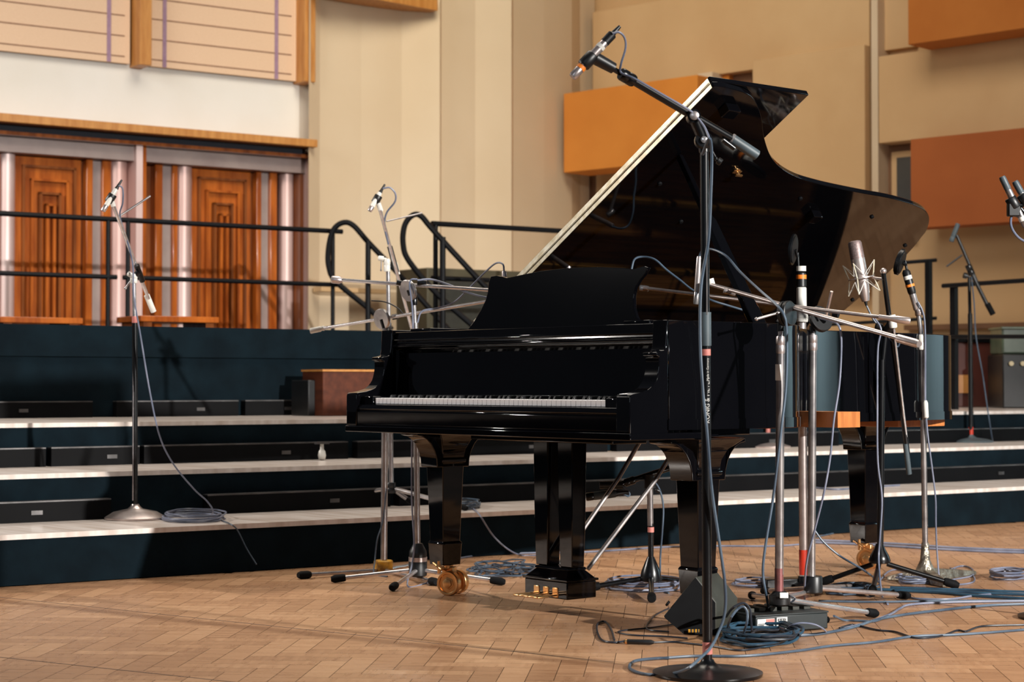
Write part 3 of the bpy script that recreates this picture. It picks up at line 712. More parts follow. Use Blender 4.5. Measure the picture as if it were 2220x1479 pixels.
        lk = MB(); lk.tube(c+V((0,0,.048))+a*.02, c+V((0,0,.048))+a*.085+V((0,0,.02)), .006); lk.tube(c+a*.07+V((0,0,.04)), c+a*.075+V((0,0,.085)), .008, .005); lk.tube(c+a*.06-b*.03+V((0,0,.075)), c+a*.09+b*.02+V((0,0,.055)), .005)
        lk.build('caster_lock', M['brass'], parent)
    l1 = leg(.105, .375, ZB-.018); caster(l1, .125, .375, R(-66))
    l2 = leg(1.405, .39, ZB-.018); caster(l2, 1.405, .40, R(20))
    l3 = leg(.483, 2.33, ZB+.012); caster(l3, .49, 2.33, R(-70))
    # arched leg brackets
    for cx, cy in ((.105, .375), (1.405, .39), (.483, 2.33)):
        zt = ZB-.018 if cy < 1 else ZB+.012
        for k in (-1, 1):
            arc = [(0, 0), (.17, 0), (.17, -.015)] + [(.075+.095*(1-math.sin(u*math.pi/2/6)) if False else .17-.095*math.sin(u*math.pi/12), -.015-.12*(1-math.cos(u*math.pi/12))) for u in range(1, 7)] + [(0, -.135)]
            MB().prism([(cy+k*a, zt+b) for a, b in arc], cx-.05, cx+.05, lambda a, b, h: V((h, a, b))).build('leg_bracket', M['piano'], t, bevel=.003)
    # under-case beams
    MB().bx(.05, W-.05, .32, .44, ZB-.012, ZB+.05).build('cross_beam', M['piano'], t)
    MB().bx(.35, 1.10, .30, .46, ZB-.045, ZB-.018).build('lyre_block', M['piano'], t, bevel=.004)
    MB().box((.62, 1.9, ZB+.012), (.12, 1.0, .055), (.98, .18, 0), (-.18, .98, 0)).build('bottom_beam', M['rimwood'], t)
    MB().box((.50, 2.2, ZB+.008), (.78, .30, .05)).build('bottom_beam', M['rimwood'], t, bevel=.003)
    MB().box((.75, 1.2, ZB+.03), (1.2, .12, .055)).build('bottom_beam', M['rimwood'], t)
    # lyre
    lx0, lx1, ly = .635, .845, .33
    def lzpt(px, py): return onplane(px, py, V((0, ly, 0)), V((0, 1, 0)))
    xa, xb = lzpt(1140, 1270).x, lzpt(1232, 1290).x
    lxc = (xa+xb)/2; hw = (xb-xa)/2
    ly_root = MB().bx(lxc-hw, lxc+hw, ly-.005, ly+.13, .045, .105); lo = ly_root.build('pedal_lyre', M['piano'], t, bevel=.004)
    def frs(z0, z1, a0, a1, b0, b1, mb):
        cy_ = ly+.0625
        mb.add([V((lxc+i*(hw+a), cy_+j*(.0675+a), z)) for z, a in ((z0, a0), (z1, a1)) for i, j in ((-1,-1), (1,-1), (1,1), (-1,1))], [(3,2,1,0), (4,5,6,7)]+[(i, (i+1) % 4, (i+1) % 4+4, i+4) for i in range(4)])
    mb = MB(); frs(.105, .113, .006, .006, 0, 0, mb); frs(.113, .14, -.002, -.028, 0, 0, mb); frs(.14, .15, -.024, -.026, 0, 0, mb); mb.build('lyre_base_moulding', M['piano'], lo, bevel=.002)
    for x in (lxc-hw*.60, lxc+hw*.55):
        pp = MB(); pp.add([V((x+i*a, ly+.0625+j*.9*a, z)) for z, a in ((.15, .031), (.3, .035), (ZB-.045, .038)) for i, j in ((-1,-1), (1,-1), (1,1), (-1,1))], [(3,2,1,0), (8,9,10,11)]+[(r*4+i, r*4+(i+1) % 4, r*4+(i+1) % 4+4, r*4+i+4) for r in range(2) for i in range(4)])
        pp.build('lyre_post', M['piano'], lo, bevel=.003)
    for i in range(3):
        x = lxc-hw*.42+i*hw*.44
        p = MB(); p.box((x, ly-.045, .058), (.026, .10, .006)); p.box((x, ly-.075, .056), (.034, .05, .007)); p.box((x, ly-.004, .066), (.030, .008, .036)); p.build('pedal', M['brass'], lo, bevel=.003)
    MB().tube((lxc-.0, ly+.07, .15), (lxc+.02, ly+.07, ZB-.02), .0035).build('pedal_rod', M['brass'], lo)
    for k in (-1, 1):
        MB().path([(lxc+k*hw*.7, ly+.12, .14), (lxc+k*hw*.85+.03, ly+.40, .44), (lxc+k*hw*.9+.04, ly+.55, ZB)], .008).build('lyre_brace', M['steel'], lo)
    # lid
    al = R(31.98); ca, sa = math.cos(al), math.sin(al); yl = .608
    def Lp(w_, y, n_): return V((w_*ca-n_*sa, y, T+.004+w_*sa+n_*ca))
    lidpoly = [(0, yl), (0, 2.40)] + [(a+.016 if a > .8 else a, b+.022) for a, b in spl2([(0, 2.44), (.03, 2.49), (.12, 2.52), (.45, 2.525), (.72, 2.49), (.87, 2.41), (.955, 2.28), (1.0, 2.05), (1.02, 1.8), (1.045, 1.55), (1.08, 1.36), (1.15, 1.19), (1.26, 1.04), (1.38, .91), (1.465, .78), (1.49, yl+.02)])[1:]] + [(W, yl)]
    lidpoly = [(a, b) for a, b in lidpoly if b >= yl]
    lid = MB().prism(lidpoly, 0, .022, Lp).build('main_lid', M['piano'], t, bevel=.002)
    fl = .493
    flap = MB().prism([(0, yl), (0, yl+fl), (W, yl+fl), (W, yl)], .026, .046, Lp).build('folded_front_lid', M['piano'], t, bevel=.003)
    for n0, n1 in ((.003, .019), (.028, .043)):
        MB().prism([(.01, yl-.0015), (.01, yl), (W-.01, yl), (W-.01, yl-.0015)], n0, n1, Lp).build('hinge_leaf', M['hinge'], lid)
    mb = MB().tube(Lp(.01, yl-.003, .0235), Lp(W-.01, yl-.003, .0235), .0035); mb.build('hinge_pin', M['hinge'], lid)
    nrm = (Lp(0, 0, 1)-Lp(0, 0, 0)); P0 = Lp(0, 1, 0)
    def onlid(px, py): return onplane(px, py, P0, nrm)
    for (px, py) in ((1890, 470), (1962, 532), (1848, 650), (1735, 430), (1476, 480), (1575, 310), (1430, 398)):
        p = onlid(px, py); MB().revolve(p, -nrm, [(0, .009), (.006, .008), (.007, .004)], 12).build('rubber_button', M['rubber'], lid)
    p = onlid(1597, 371); b = MB(); b.revolve(p, -nrm, [(0, .014), (.003, .014), (.004, .006), (.02, .006)], 14); b.box(p-nrm*.02, (.034, .008, .006), (0,1,0), (ca, 0, sa)); b.box(p-nrm*.004, (.04, .014, .004), (0,1,0), (ca, 0, sa)); b.build('lid_latch', M['brass'], lid)
    p = onlid(1577, 232); MB().box(p-nrm*.018, (.06, .045, .034), (0,1,0), (ca, 0, sa)).build('prop_socket', M['piano'], lid, bevel=.003)
    p = onlid(1760, 462); MB().box(p-nrm*.018, (.05, .045, .034), (0,1,0), (ca, 0, sa)).build('prop_socket', M['piano'], lid, bevel=.003)
    p = onlid(1640, 200)
    # prop stick from the treble rim to the lid
    b0 = at(1655, 702, 6.42); b0 = V((1.40, .62, T-.02))
    v = dirp(1652, 700); tt = (V((1.42, 0, 0))-CAM).x/v.x; b0 = CAM+v*tt; b0.z = T-.03
    top = onlid(1472, 337)-nrm*.004
    u = (top-b0).normalized(); s1 = V((0, 1, 0)); s1 = (s1-u*s1.dot(u)).normalized(); s2 = u.cross(s1)
    pr = MB(); secs = [(0, .032), (.10, .032), (.13, .028), (.62*(top-b0).length, .024), (.64*(top-b0).length, .014), ((top-b0).length, .009)]
    vs = []; fs = []
    for h, a in secs: vs += [b0+u*h+s1*a+s2*.011, b0+u*h-s1*a+s2*.011, b0+u*h-s1*a-s2*.011, b0+u*h+s1*a-s2*.011]
    for j in range(len(secs)-1):
        for i in range(4): k = (i+1) % 4; fs.append((j*4+i, j*4+k, j*4+4+k, j*4+4+i))
    fs += [(0,1,2,3), tuple((len(secs)-1)*4+i for i in (3,2,1,0))]
    pr.add(vs, fs).build('lid_prop', M['piano'], t, bevel=.003)
    return t

# ================================================================= MICROPHONE STANDS
def disc_base(root, c, r, m='black_metal', h=.022, part='round_base'):
    MB().revolve(c, (0,0,1), [(0, r*.985), (.004, r), (.009, r), (h*.7, r*.72), (h, r*.25), (h+.012, .02), (h+.02, .016)], 40).build(part, M[m], root)
def tripod(root, hub, feet, r=.009, m='chrome', foot_r=.014, foot='rubber', hubspec=None, name='leg', start=.03):
    hub = V(hub)
    if hubspec: MB().revolve(hubspec[0], (0,0,1), hubspec[1], 24).build('hub', M[hubspec[2]], root)
    for f in feet:
        f = V(f); f.z = f.z+foot_r; u = (f-hub).normalized(); a = hub+u*start
        lg = MB().tube(a, f-u*.02, r).build(name, M[m], root)
        MB().revolve(f-u*.05, u, [(0, foot_r*.85), (.01, foot_r), (.045, foot_r*1.02), (.058, foot_r*.7)], 14).build('rubber_foot', M[foot], lg)
def tube_part(root, name, p0, p1, r, m, r1=None, n=18): return MB().tube(p0, p1, r, r1, n).build(name, M[m], root)
def band(root, name, p0, p1, r, m): return MB().tube(p0, p1, r, n=18).build(name, M[m], root)
def clutch(root, p, ax, r, h, m='steel', name='clutch'):
    p = V(p); ax = V(ax).normalized()
    MB().revolve(p-ax*h/2, ax, [(0, r*.9), (h*.1, r), (h*.45, r), (h*.5, r*.93), (h*.55, r), (h*.9, r), (h, r*.9)], 20).build(name, M[m], root)
def knob(root, p, ax, r, h, m='black_plastic', name='knob'):
    MB().revolve(p, ax, [(0, r*.5), (h*.3, r*.5), (h*.35, r), (h*.9, r), (h, r*.8)], 14).build(name, M[m], root)
def disc_joint(root, p, ax, r, h=.014, m='steel'):
    p = V(p); ax = V(ax).normalized()
    MB().revolve(p-ax*h/2, ax, [(0, r*.94), (.002, r), (h*.4, r), (h*.42, r*.9), (h*.58, r*.9), (h*.6, r), (h-.002, r), (h, r*.94)], 32).build('disc_joint', M[m], root)
    MB().revolve(p-ax*(h/2+.012), ax, [(0, .007), (.004, .009), (.012, .009)], 8).build('joint_bolt', M['chrome'], root)
def pencil(label, tail, head, r, loc=None, bands=(), m='nickel', grille='steel', boot=True, bootk=.8, group=None, name='condenser_microphone'):
    tail, head = V(tail), V(head); u = (head-tail); L = u.length; u.normalize()
    t = thing(name, label, 'microphone', tail, group)
    MB().revolve(tail, u, [(0, r*.8), (L*.03, r*.93), (L*.2, r), (L*.72, r), (L*.74, r*.95)], 20).build('body', M[m], t)
    MB().revolve(tail+u*L*.74, u, [(0, r*.9), (L*.02, r), (L*.22, r), (L*.26, r*.85)], 20).build('capsule_head', M[grille], t)
    for a, b, k in bands: MB().tube(tail+u*L*a, tail+u*L*b, r*1.06, n=20).build('band', M[k], t)
    if boot: MB().revolve(tail+u*.004, -u, [(0, r*bootk), (.010+.02*(bootk > .9), r*bootk), (.014+.02*(bootk > .9), r*.62), (.05+.01*(bootk > .9), r*.38)], 16).build('connector', M['black_plastic'], t)
    return t
def clip(root, p, u, r, m='black_plastic'):
    p = V(p); u = V(u).normalized()
    MB().revolve(p-u*.02, u, [(0, r*1.25), (.003, r*1.4), (.037, r*1.4), (.04, r*1.25)], 16).build('microphone_clip', M[m], root)
def lever(root, p, q, r=.004, m='chrome'): MB().tube(p, q, r).ball(q, r*1.6).build('lever', M[m], root)
def cable(label, pts, r=.0034, m='cable', group=None, seg=7, name='audio_cable'):
    P = []
    for p in pts:
        if isinstance(p, V): P.append(p)
        elif len(p) == 2: g = G(p[0], p[1], r+.0005); P.append(g)
        elif p[2] == 's': g = G(p[0], p[1], p[3]+r); P.append(g)
        else: P.append(at(*p))
    P2 = spline(P, seg)
    mb = MB().path(P2, r, 8); mb.org = P2[0].copy()
    o = mb.build(name, M[m]); tag(o, label, 'cable', group or 'audio cables on and around the stands'); return o
def coil(label, px, py, wx, wy, n, r=.0034, m='cable', z=0.0, seed=1, tails=(), jit=.12, name='cable_coil'):
    c = G(px, py, z); a = G(px+wx, py, z)-c; b = G(px, py-wy, z)-c; rnd = random.Random(seed); pts = []
    K = 14
    for i in range(n*K+1):
        t = 2*math.pi*i/K; k = i/(n*K)
        j = 1-jit*rnd.random()
        off = a*(.08*math.sin(k*9+seed))+b*(.2*math.cos(k*7+seed))
        zz = r+.001+ (r*2.05)*((i//K) % 4) + rnd.random()*r*.4
        pts.append(c+off+(a*math.cos(t)+b*math.sin(t))*j+V((0,0,zz)))
    P2 = spline(pts, 3); mb = MB().path(P2, r, 7); mb.org = V((c.x, c.y, z)); o = mb.build(name, M[m]); tag(o, label, 'cable', 'coils of slack cable'); return o

def build_stands():
    UP = V((0,0,1))
    # ---- near black stand with the round base
    d = 5.08; b = G(1534, 1447, 0); b = at(1534, 1447, d); b.z = 0
    tp = at(1527, 322, d)
    t = thing('microphone_stand', 'tall black microphone stand with round base in front of the piano', 'microphone stand', b)
    disc_base(t, b, .148)
    def along(y): k = (y-1447)/(322-1447); return V((b.x, b.y, 0)).lerp(tp, 1-(at(1530, y, d).z < -9)*0 - (1-(at(1530, y, d).z)/tp.z))
    tube_part(t, 'lower_pole', b+UP*.03, along(748), .0130, 'black_metal')
    band(t, 'pink_band', along(1418), along(1392), .0134, 'pink'); band(t, 'pink_band', along(771), along(757), .0136, 'pink')
    tube_part(t, 'grip_sleeve', along(750), along(677), .0155, 'silvergrey')
    tube_part(t, 'upper_pole', along(690), tp, .0115, 'steel' if False else 'black_metal')
    MB().box(along(520)+(-fw*.0112+rt*.004), (.0035, .0008, along(340).z-along(665).z), rt, fw, (0,0,1)).build('pole_seam', M['steel'], t)
    side = (-V((fw.x, fw.y, 0))).normalized()
    knk = at(1525, 305, d); MB().revolve(knk-side*.016, side, [(0, .02), (.004, .024), (.028, .024), (.032, .02)], 24).tube(tp-UP*.01, knk, .014).build('tilt_joint', M['black_metal'], t)
    MB().revolve(knk+side*.018, side, [(0, .009), (.004, .009), (.006, .004)], 14).build('joint_bolt', M['chrome'], t)
    piv = at(1503, 254, d-.02)
    MB().tube(knk, piv, .014).build('boom_bracket', M['black_metal'], t)
    MB().revolve(piv-side*.02, side, [(0, .018), (.045, .018)], 20).build('boom_clamp', M['black_metal'], t)
    MB().revolve(piv+side*.026, side, [(0, .012), (.006, .012), (.008, .008)], 16).build('clamp_bolt', M['nickel'], t)
    bA, bB = at(1590, 303, d+.05), at(1350, 162, d-.12)
    tube_part(t, 'boom', bA, bB, .0115, 'black_metal', .0105)
    tube_part(t, 'counterweight_sleeve', at(1588, 302, d+.05), at(1641, 337, d+.07), .0145, 'silvergrey')
    band(t, 'sleeve_ring', at(1585, 300, d+.05), at(1590, 303, d+.05), .0150, 'chrome')
    tube_part(t, 'boom_lower_lug', at(1567, 303, d+.03), at(1592, 322, d+.04), .007, 'black_metal')
    tube_part(t, 'boom_extension', bB, at(1312, 139, d-.16), .007, 'black_metal')
    clutch(t, at(1360, 168, d-.12), bB-bA, .017, .045, 'black_metal', 'boom_clutch')
    MB().tube(at(1330, 148, d-.15), at(1290, 126, d-.17), .015, .017).build('clip_mount', M['black_plastic'], t)
    knob(t, at(1552, 345, d), (at(1562, 352, d)-at(1552, 345, d)), .010, .018, name='tightening_knob'); lever(t, at(1530, 300, d), at(1552, 343, d), .003, 'black_metal')
    mh, mt = at(1241, 167, d-.19), at(1313, 90, d-.17)
    clip(t, mh.lerp(mt, .47), mt-mh, .0125)
    pencil('silver condenser microphone with an orange band, highest on the black boom', mt, mh, .0118, bands=((.70, .78, 'orange_tape'), (.12, .2, 'white_metal'), (.60, .66, 'white_metal')), m='nickel', grille='nickel', bootk=1.05)
    # lettering on the pole
    txt = bpy.data.curves.new('pole_lettering', 'FONT'); txt.body = 'KÖNIG & MEYER'; txt.size = .0165; txt.extrude = .0002; txt.align_x = 'LEFT'; txt.align_y = 'CENTER'
    def text_obj(cv, name, p, xdir, normal, m, parent):
        o0 = bpy.data.objects.new('tmp', cv); COL.objects.link(o0)
        dg = bpy.context.evaluated_depsgraph_get(); me = bpy.data.meshes.new_from_object(o0.evaluated_get(dg)); bpy.data.objects.remove(o0)
        me.materials.clear(); me.materials.append(M[m])
        o = bpy.data.objects.new(name, me); COL.objects.link(o); X = V(xdir).normalized(); Z = V(normal).normalized(); Y = Z.cross(X)
        mm = Matrix((X, Y, Z)).transposed().to_4x4(); mm.translation = V(p)-wloc(parent); o.parent = parent; o.matrix_local = mm; return o
    text_obj(txt, 'maker_lettering', along(918)+side*.0139+rt*.003, UP, side, 'paper', t)
    tx2 = bpy.data.curves.new('pole_small_lettering', 'FONT'); tx2.body = 'Made in Germany'; tx2.size = .0085; tx2.extrude = .0002; tx2.align_y = 'CENTER'
    text_obj(tx2, 'small_lettering', along(826)+side*.0139+rt*.004, UP, side, 'paper', t)

    # ---- left stand on the lowest step
    d = 8.13; b = at(293, 1128, d); b.z = .2
    t = thing('microphone_stand', 'silver microphone stand with domed round base on the lowest step at left', 'microphone stand', b)
    disc_base(t, b, .130, 'nickel', .045)
    P = lambda x, y, e=0: at(x, y, d+e)
    tube_part(t, 'lower_pole', b+UP*.05, P(292, 690), .0115, 'black_metal'); MB().box(P(289, 890, -.012), (.006, .001, P(0, 700).z-P(0, 1090).z), rt, fw, UP).build('pole_strip', M['chrome'], t)
    band(t, 'red_band', P(293, 1108), P(293, 1093), .0122, 'pink'); band(t, 'red_band', P(292, 700), P(292, 686), .0122, 'pink')
    tube_part(t, 'upper_pole', P(292, 690), P(290, 600), .0085, 'chrome')
    clutch(t, P(290, 604), UP, .016, .04, 'white_metal', 'swivel_joint'); lever(t, P(290, 600), P(272, 625), .004, 'steel'); knob(t, P(290, 600), P(276, 592)-P(290, 600), .011, .03, 'white_metal')
    tube_part(t, 'boom', P(243, 438, -.15), P(322, 648, .12), .0075, 'chrome'); tube_part(t, 'counterweight_sleeve', P(318, 640, .12), P(333, 676, .15), .0125, 'white_metal')
    tube_part(t, 'boom_collar', P(296, 575), P(309, 610, .05), .012, 'black_metal'); MB().tube(P(290, 600), P(300, 590), .012).build('boom_clamp', M['black_metal'], t)
    clip(t, P(240, 430, -.15), P(258, 402)-P(225, 455), .013); MB().tube(P(241, 432, -.15), P(246, 447, -.14), .011).build('clip_mount', M['white_metal'], t)
    tube_part(t, 'spare_rod', P(257, 470, -.1), P(326, 425, -.05), .0045, 'steel')
    pencil('small pale condenser microphone on the left stand, before the wooden doors', P(252, 410, -.15), P(223, 458, -.17), .0105, m='white_metal', grille='nickel')
    cable('blue grey cable drooping from the left stand to its coil on the lowest step', [P(257, 402, -.15), P(266, 410, -.14), P(266, 440, -.13), P(260, 468, -.1), P(275, 520, -.05), P(288, 575, -.03), P(290, 640, -.03), P(305, 730, -.05), P(325, 850, -.06), P(346, 945, -.07), P(375, 1005, -.08), P(420, 1060, -.08), P(447, 1085, -.02), P(462, 1108, -.01), (452, 1122, 's', .2)], .0036, 'cable_l')
    coil('pale coil of cable beside the round base of the left stand', 420, 1126, 68, 8, 6, .0036, 'cable_l', .2, 3)
    cable('thin dark cable hanging over the lowest step front at left', [(480, 1128, 's', .2), (500, 1137, 's', .2), at(515, 1150, 7.80), at(535, 1190, 7.80), at(556, 1224, 7.78)], .003, 'cable')

    # ---- second stand behind the keyboard end, on the lowest step
    d = 8.9; P = lambda x, y, e=0: at(x, y, d+e); b = P(846, 1100); b.z = .2
    t = thing('microphone_stand', 'silver tripod microphone stand on the lowest step, seen above the keyboard end', 'microphone stand', b)
    tube_part(t, 'lower_pole', P(848, 1058), P(843, 700), .0125, 'steel'); tube_part(t, 'upper_pole', P(843, 720), P(841, 575), .0095, 'chrome')
    hub = P(848, 1058); clutch(t, hub, UP, .022, .05, 'black_plastic', 'hub')
    tripod(t, hub, [G(666, 1098, .2), G(900, 1100, .2), G(1010, 1108, .2)], .010, 'steel', .013)
    band(t, 'paper_label', P(742, 1077, -.02), P(778, 1071, -.02), .0125, 'paper')
    clutch(t, P(839, 575), UP, .016, .06, 'white_metal', 'swivel_joint'); knob(t, P(838, 562), P(824, 560)-P(838, 562), .012, .04, 'white_metal'); lever(t, P(827, 565), P(826, 586), .003, 'steel')
    tube_part(t, 'boom', P(824, 455, -.15), P(893, 714, .2), .0080, 'chrome'); tube_part(t, 'boom_sleeve', P(845, 535, 0), P(860, 590, .05), .013, 'black_metal'); tube_part(t, 'boom_collar', P(857, 570, .05), P(863, 595, .06), .0105, 'white_metal')
    tube_part(t, 'spare_rod', P(838, 480, -.1), P(915, 462, 0), .0035, 'steel')
    clip(t, P(817, 432, -.15), P(828, 410)-P(802, 456), .0135); MB().tube(P(820, 440, -.15), P(826, 458, -.14), .012).build('clip_mount', M['white_metal'], t)
    pencil('small pale condenser microphone on the stand behind the keyboard end', P(824, 418, -.15), P(801, 458, -.17), .0115, m='white_metal', grille='nickel')
    cable('pale cable looping off the microphone behind the keyboard end', [P(830, 409, -.15), P(845, 407, -.15), P(857, 420, -.14), P(856, 438, -.13), P(838, 462, -.12), P(834, 490, -.1), P(842, 530, -.08)], .0042, 'cable_l')

    # ---- tripod stand with upper disc, left of the music desk
    d = 7.45; P = lambda x, y, e=0: at(x, y, d+e); b = P(906, 1262); b.z = 0
    t = thing('microphone_stand', 'chrome tripod stand with black hub by the left brass caster', 'microphone stand', b)
    tube_part(t, 'lower_pole', P(905, 1200), P(900, 700), .0120, 'steel'); tube_part(t, 'upper_pole', P(900, 710), P(897, 655), .0085, 'chrome')
    MB().revolve(P(906, 1250), UP, [(0, .030), (.005, .036), (.07, .037), (.075, .034), (.085, .035), (.10, .034), (.13, .018)], 24).build('hub', M['black_plastic'], t)
    band(t, 'silver_hub_ring', P(906, 1217), P(906, 1208), .0372, 'nickel')
    tripod(t, P(906, 1235), [G(850, 1283), G(1090, 1270), G(722, 1264)], .0085, 'chrome', .015)
    clutch(t, P(898, 648), UP, .013, .05, 'black_metal', 'pole_clutch'); disc_joint(t, P(885, 630), P(868, 634)-P(884, 628)-fw*.028, .044)
    MB().tube(P(892, 640), P(888, 628), .014).build('joint_bracket', M['black_metal'], t)
    tube_part(t, 'boom', P(738, 607, .2), P(1100, 632, -.2), .0072, 'chrome'); MB().revolve(P(718, 606, .2), P(742, 608, .2)-P(718, 606, .2), [(0, .013), (.006, .016), (.034, .016), (.04, .012), (.046, .010)], 20).build('knurled_end_weight', M['nickel'], t)
    tube_part(t, 'boom_collar', P(905, 612, 0), P(925, 614, 0), .013, 'black_metal'); tube_part(t, 'boom_collar', P(860, 612, .02), P(870, 614, .02), .011, 'black_metal')
    pencil('slim silver microphone above the strings, nearest the left horn of the music desk', P(1093, 588, -.25), P(1096, 668, -.25), .010, group='slim microphones over the strings', boot=False)
    cable('pale cable arching from the leftmost microphone at the music desk', [P(1093, 590, -.25), P(1090, 573, -.25), P(1075, 571, -.22), P(1052, 590, -.15), P(1020, 622, -.1), P(985, 655, -.05), P(950, 668, 0), P(915, 675, 0), P(905, 700, 0)], .0035, 'cable_l')
    cable('pale cable running along the upper disc boom behind the desk', [P(905, 608, -.02), P(935, 606, -.02), P(975, 618, -.05), P(1010, 633, -.1), P(1060, 646, -.15), P(1120, 650, -.2)], .0038, 'cable_l')
    cable('grey cable hanging along the pole by the left brass caster', [P(905, 605, -.03), P(888, 615, -.03), P(895, 700, -.03), P(893, 960, -.03), P(893, 1090, -.03), P(898, 1180, -.045), P(893, 1225, -.05), (885, 1272), (935, 1262), (985, 1256)], .0035, 'cable_l')

    # ---- stand with the yellow collar
    d = 7.85; P = lambda x, y, e=0: at(x, y, d+e); b = P(832, 1242); b.z = 0
    t = thing('microphone_stand', 'chrome tripod stand with chipped yellow collar at its foot', 'microphone stand', b)
    tube_part(t, 'pole', P(832, 1225), P(836, 712), .0140, 'steel'); MB().revolve(P(831, 1243), UP, [(0, .036), (.003, .040), (.05, .040), (.054, .036)], 26).build('yellow_collar', M['yellow'], t)
    tripod(t, P(831, 1236), [G(650, 1256), G(944, 1271), G(905, 1230)], .0080, 'chrome', .016)
    disc_joint(t, P(828, 692), P(812, 694)-P(826, 690)-fw*.03, .044); MB().tube(P(836, 714), P(829, 692), .013).build('joint_bracket', M['black_metal'], t)
    tube_part(t, 'boom', P(700, 712, .2), P(1110, 645, -.35), .0068, 'chrome'); MB().revolve(P(672, 718, .2), P(705, 711, .2)-P(672, 718, .2), [(0, .010), (.005, .012), (.045, .012), (.05, .009), (.06, .011), (.066, .008)], 20).build('knurled_end_weight', M['white_metal'], t)
    tube_part(t, 'boom_collar', P(850, 688, 0), P(862, 686, 0), .012, 'black_metal')
    cable('short black cable bowed above the lower disc boom', [P(800, 680, .05), P(825, 680, .0), P(860, 695, 0), P(880, 712, 0)] if False else [P(805, 652, 0), P(835, 655, 0), P(862, 668, -.03), P(878, 686, -.05)], .0028, 'cable_d')
    cable('dark cable curling down around the yellow collared pole', [P(838, 1060, -.03), P(830, 1130, -.03), P(818, 1170, -.04), P(813, 1215, -.05), (812, 1246), (840, 1250)], .0032, 'cable')
    pencil('slim silver microphone above the strings, behind the middle of the music desk', P(1232, 572, -.75), P(1234, 650, -.75), .010, group='slim microphones over the strings', boot=False)
    cable('pale cable arching over the middle of the music desk', [P(1232, 574, -.75), P(1222, 558, -.75), P(1200, 553, -.72), P(1178, 562, -.7), P(1160, 580, -.65), P(1150, 610, -.6)], .0036, 'cable_l')

    # ---- right pair of disc boom stands
    d = 5.95; P = lambda x, y, e=0: at(x, y, d+e); b = P(1690, 1345); b.z = 0
    t = thing('microphone_stand', 'left of two chrome poles with black disc joints at the treble side', 'microphone stand', b)
    tube_part(t, 'lower_pole', P(1689, 1290), P(1692, 755), .0135, 'steel'); tube_part(t, 'upper_pole', P(1692, 765), P(1692, 715), .0078, 'chrome')
    clutch(t, P(1692, 748), UP, .0145, .055, 'nickel'); band(t, 'black_collar', P(1692, 718), P(1692, 700), .0115, 'black_metal')
    band(t, 'stained_foot', P(1689, 1288), P(1689, 1232), .0138, 'stain')
    band(t, 'paper_label', P(1690.5, 825), P(1690.5, 790), .0139, 'paper')
    MB().revolve(P(1690, 1312), UP, [(0, .030), (.004, .034), (.03, .034), (.036, .026), (.044, .020)], 24).build('hub', M['black_plastic'], t)
    MB().box(P(1700, 1291, -.04), (.026, .002, .017), rt, fw, UP).build('paper_tag', M['paper'], t)
    tripod(t, P(1690, 1298), [G(1898, 1340), G(1742, 1268)-fw*.25+rt*.02, G(1630, 1300)], .0090, 'chrome', .015)
    disc_joint(t, P(1706, 680), (rt*.75-fw*.6+UP*.1), .040, .03, 'black_plastic'); MB().tube(P(1692, 702), P(1704, 682), .016).build('joint_bracket', M['black_plastic'], t)
    tube_part(t, 'boom', P(1541, 617, .45), P(1995, 746, -.55), .0070, 'nickel'); MB().revolve(P(1945, 733, -.50), P(1992, 746, -.56)-P(1945, 733, -.50), [(0, .009), (.004, .0125), (.07, .0125), (.08, .010)], 18).build('knurled_end_weight', M['nickel'], t)
    lever(t, P(1696, 676, -.02), P(1640, 692, -.06), .004, 'steel')
    MB().revolve(P(1543, 617, .45), P(1541, 610, .45)-P(1543, 617, .45), [(0, .012), (.02, .012)], 14).build('end_cap', M['white_metal'], t)
    clutch(t, P(1582, 633, .35), P(1600, 640)-P(1560, 628), .011, .04, 'nickel', 'boom_clutch')
    pencil('slim silver microphone hanging beside the near black pole inside the piano', P(1516, 556, .5), P(1509, 660, .5), .010, group='slim microphones over the strings', boot=False)
    cable('blue grey cable swooping from the inner microphone down the treble side pole', [P(1516, 556, .5), P(1524, 543, .48), P(1545, 541, .42), P(1575, 556, .35), P(1605, 590, .2), P(1650, 632, .05), P(1680, 658, -.02), P(1698, 680, -.05), P(1705, 710, -.05), P(1706, 780, -.04), P(1703, 850, -.03), P(1695, 920, -.03), P(1686, 1000, -.03), P(1676, 1080, -.03), P(1660, 1180, -.02), P(1654, 1240, 0), P(1662, 1295, .02), (1672, 1345)], .0042, 'cable')

    d = 6.62; P = lambda x, y, e=0: at(x, y, d+e); b = P(1762, 1316); b.z = 0
    t = thing('microphone_stand', 'right of two chrome poles with black disc joints, with a fat black hub', 'microphone stand', b)
    tube_part(t, 'lower_pole', P(1759, 1252), P(1762, 755), .0140, 'steel'); tube_part(t, 'upper_pole', P(1762, 765), P(1762, 715), .0080, 'chrome')
    clutch(t, P(1762, 743), UP, .0165, .055, 'nickel'); band(t, 'black_collar', P(1762, 722), P(1762, 706), .0115, 'black_metal')
    MB().revolve(P(1763, 1286), UP, [(0, .030), (.004, .033), (.055, .033), (.06, .030)], 26).build('hub', M['black_plastic'], t)
    tripod(t, P(1764, 1275), [G(1968, 1300), G(1850, 1279), G(1655, 1290)], .0085, 'nickel', .014)
    disc_joint(t, P(1778, 692), (rt*.5-fw*.8+UP*.35), .047, .02, 'black_plastic'); MB().tube(P(1763, 706), P(1776, 693), .014).build('joint_bracket', M['black_plastic'], t)
    tube_part(t, 'boom', P(1392, 624, .45), P(1960, 694, -.35), .0065, 'nickel'); MB().revolve(P(1386, 624, .45), P(1408, 627, .45)-P(1386, 624, .45), [(0, .009), (.004, .0115), (.032, .0115), (.036, .009)], 18).build('knurled_tip', M['steel'], t)
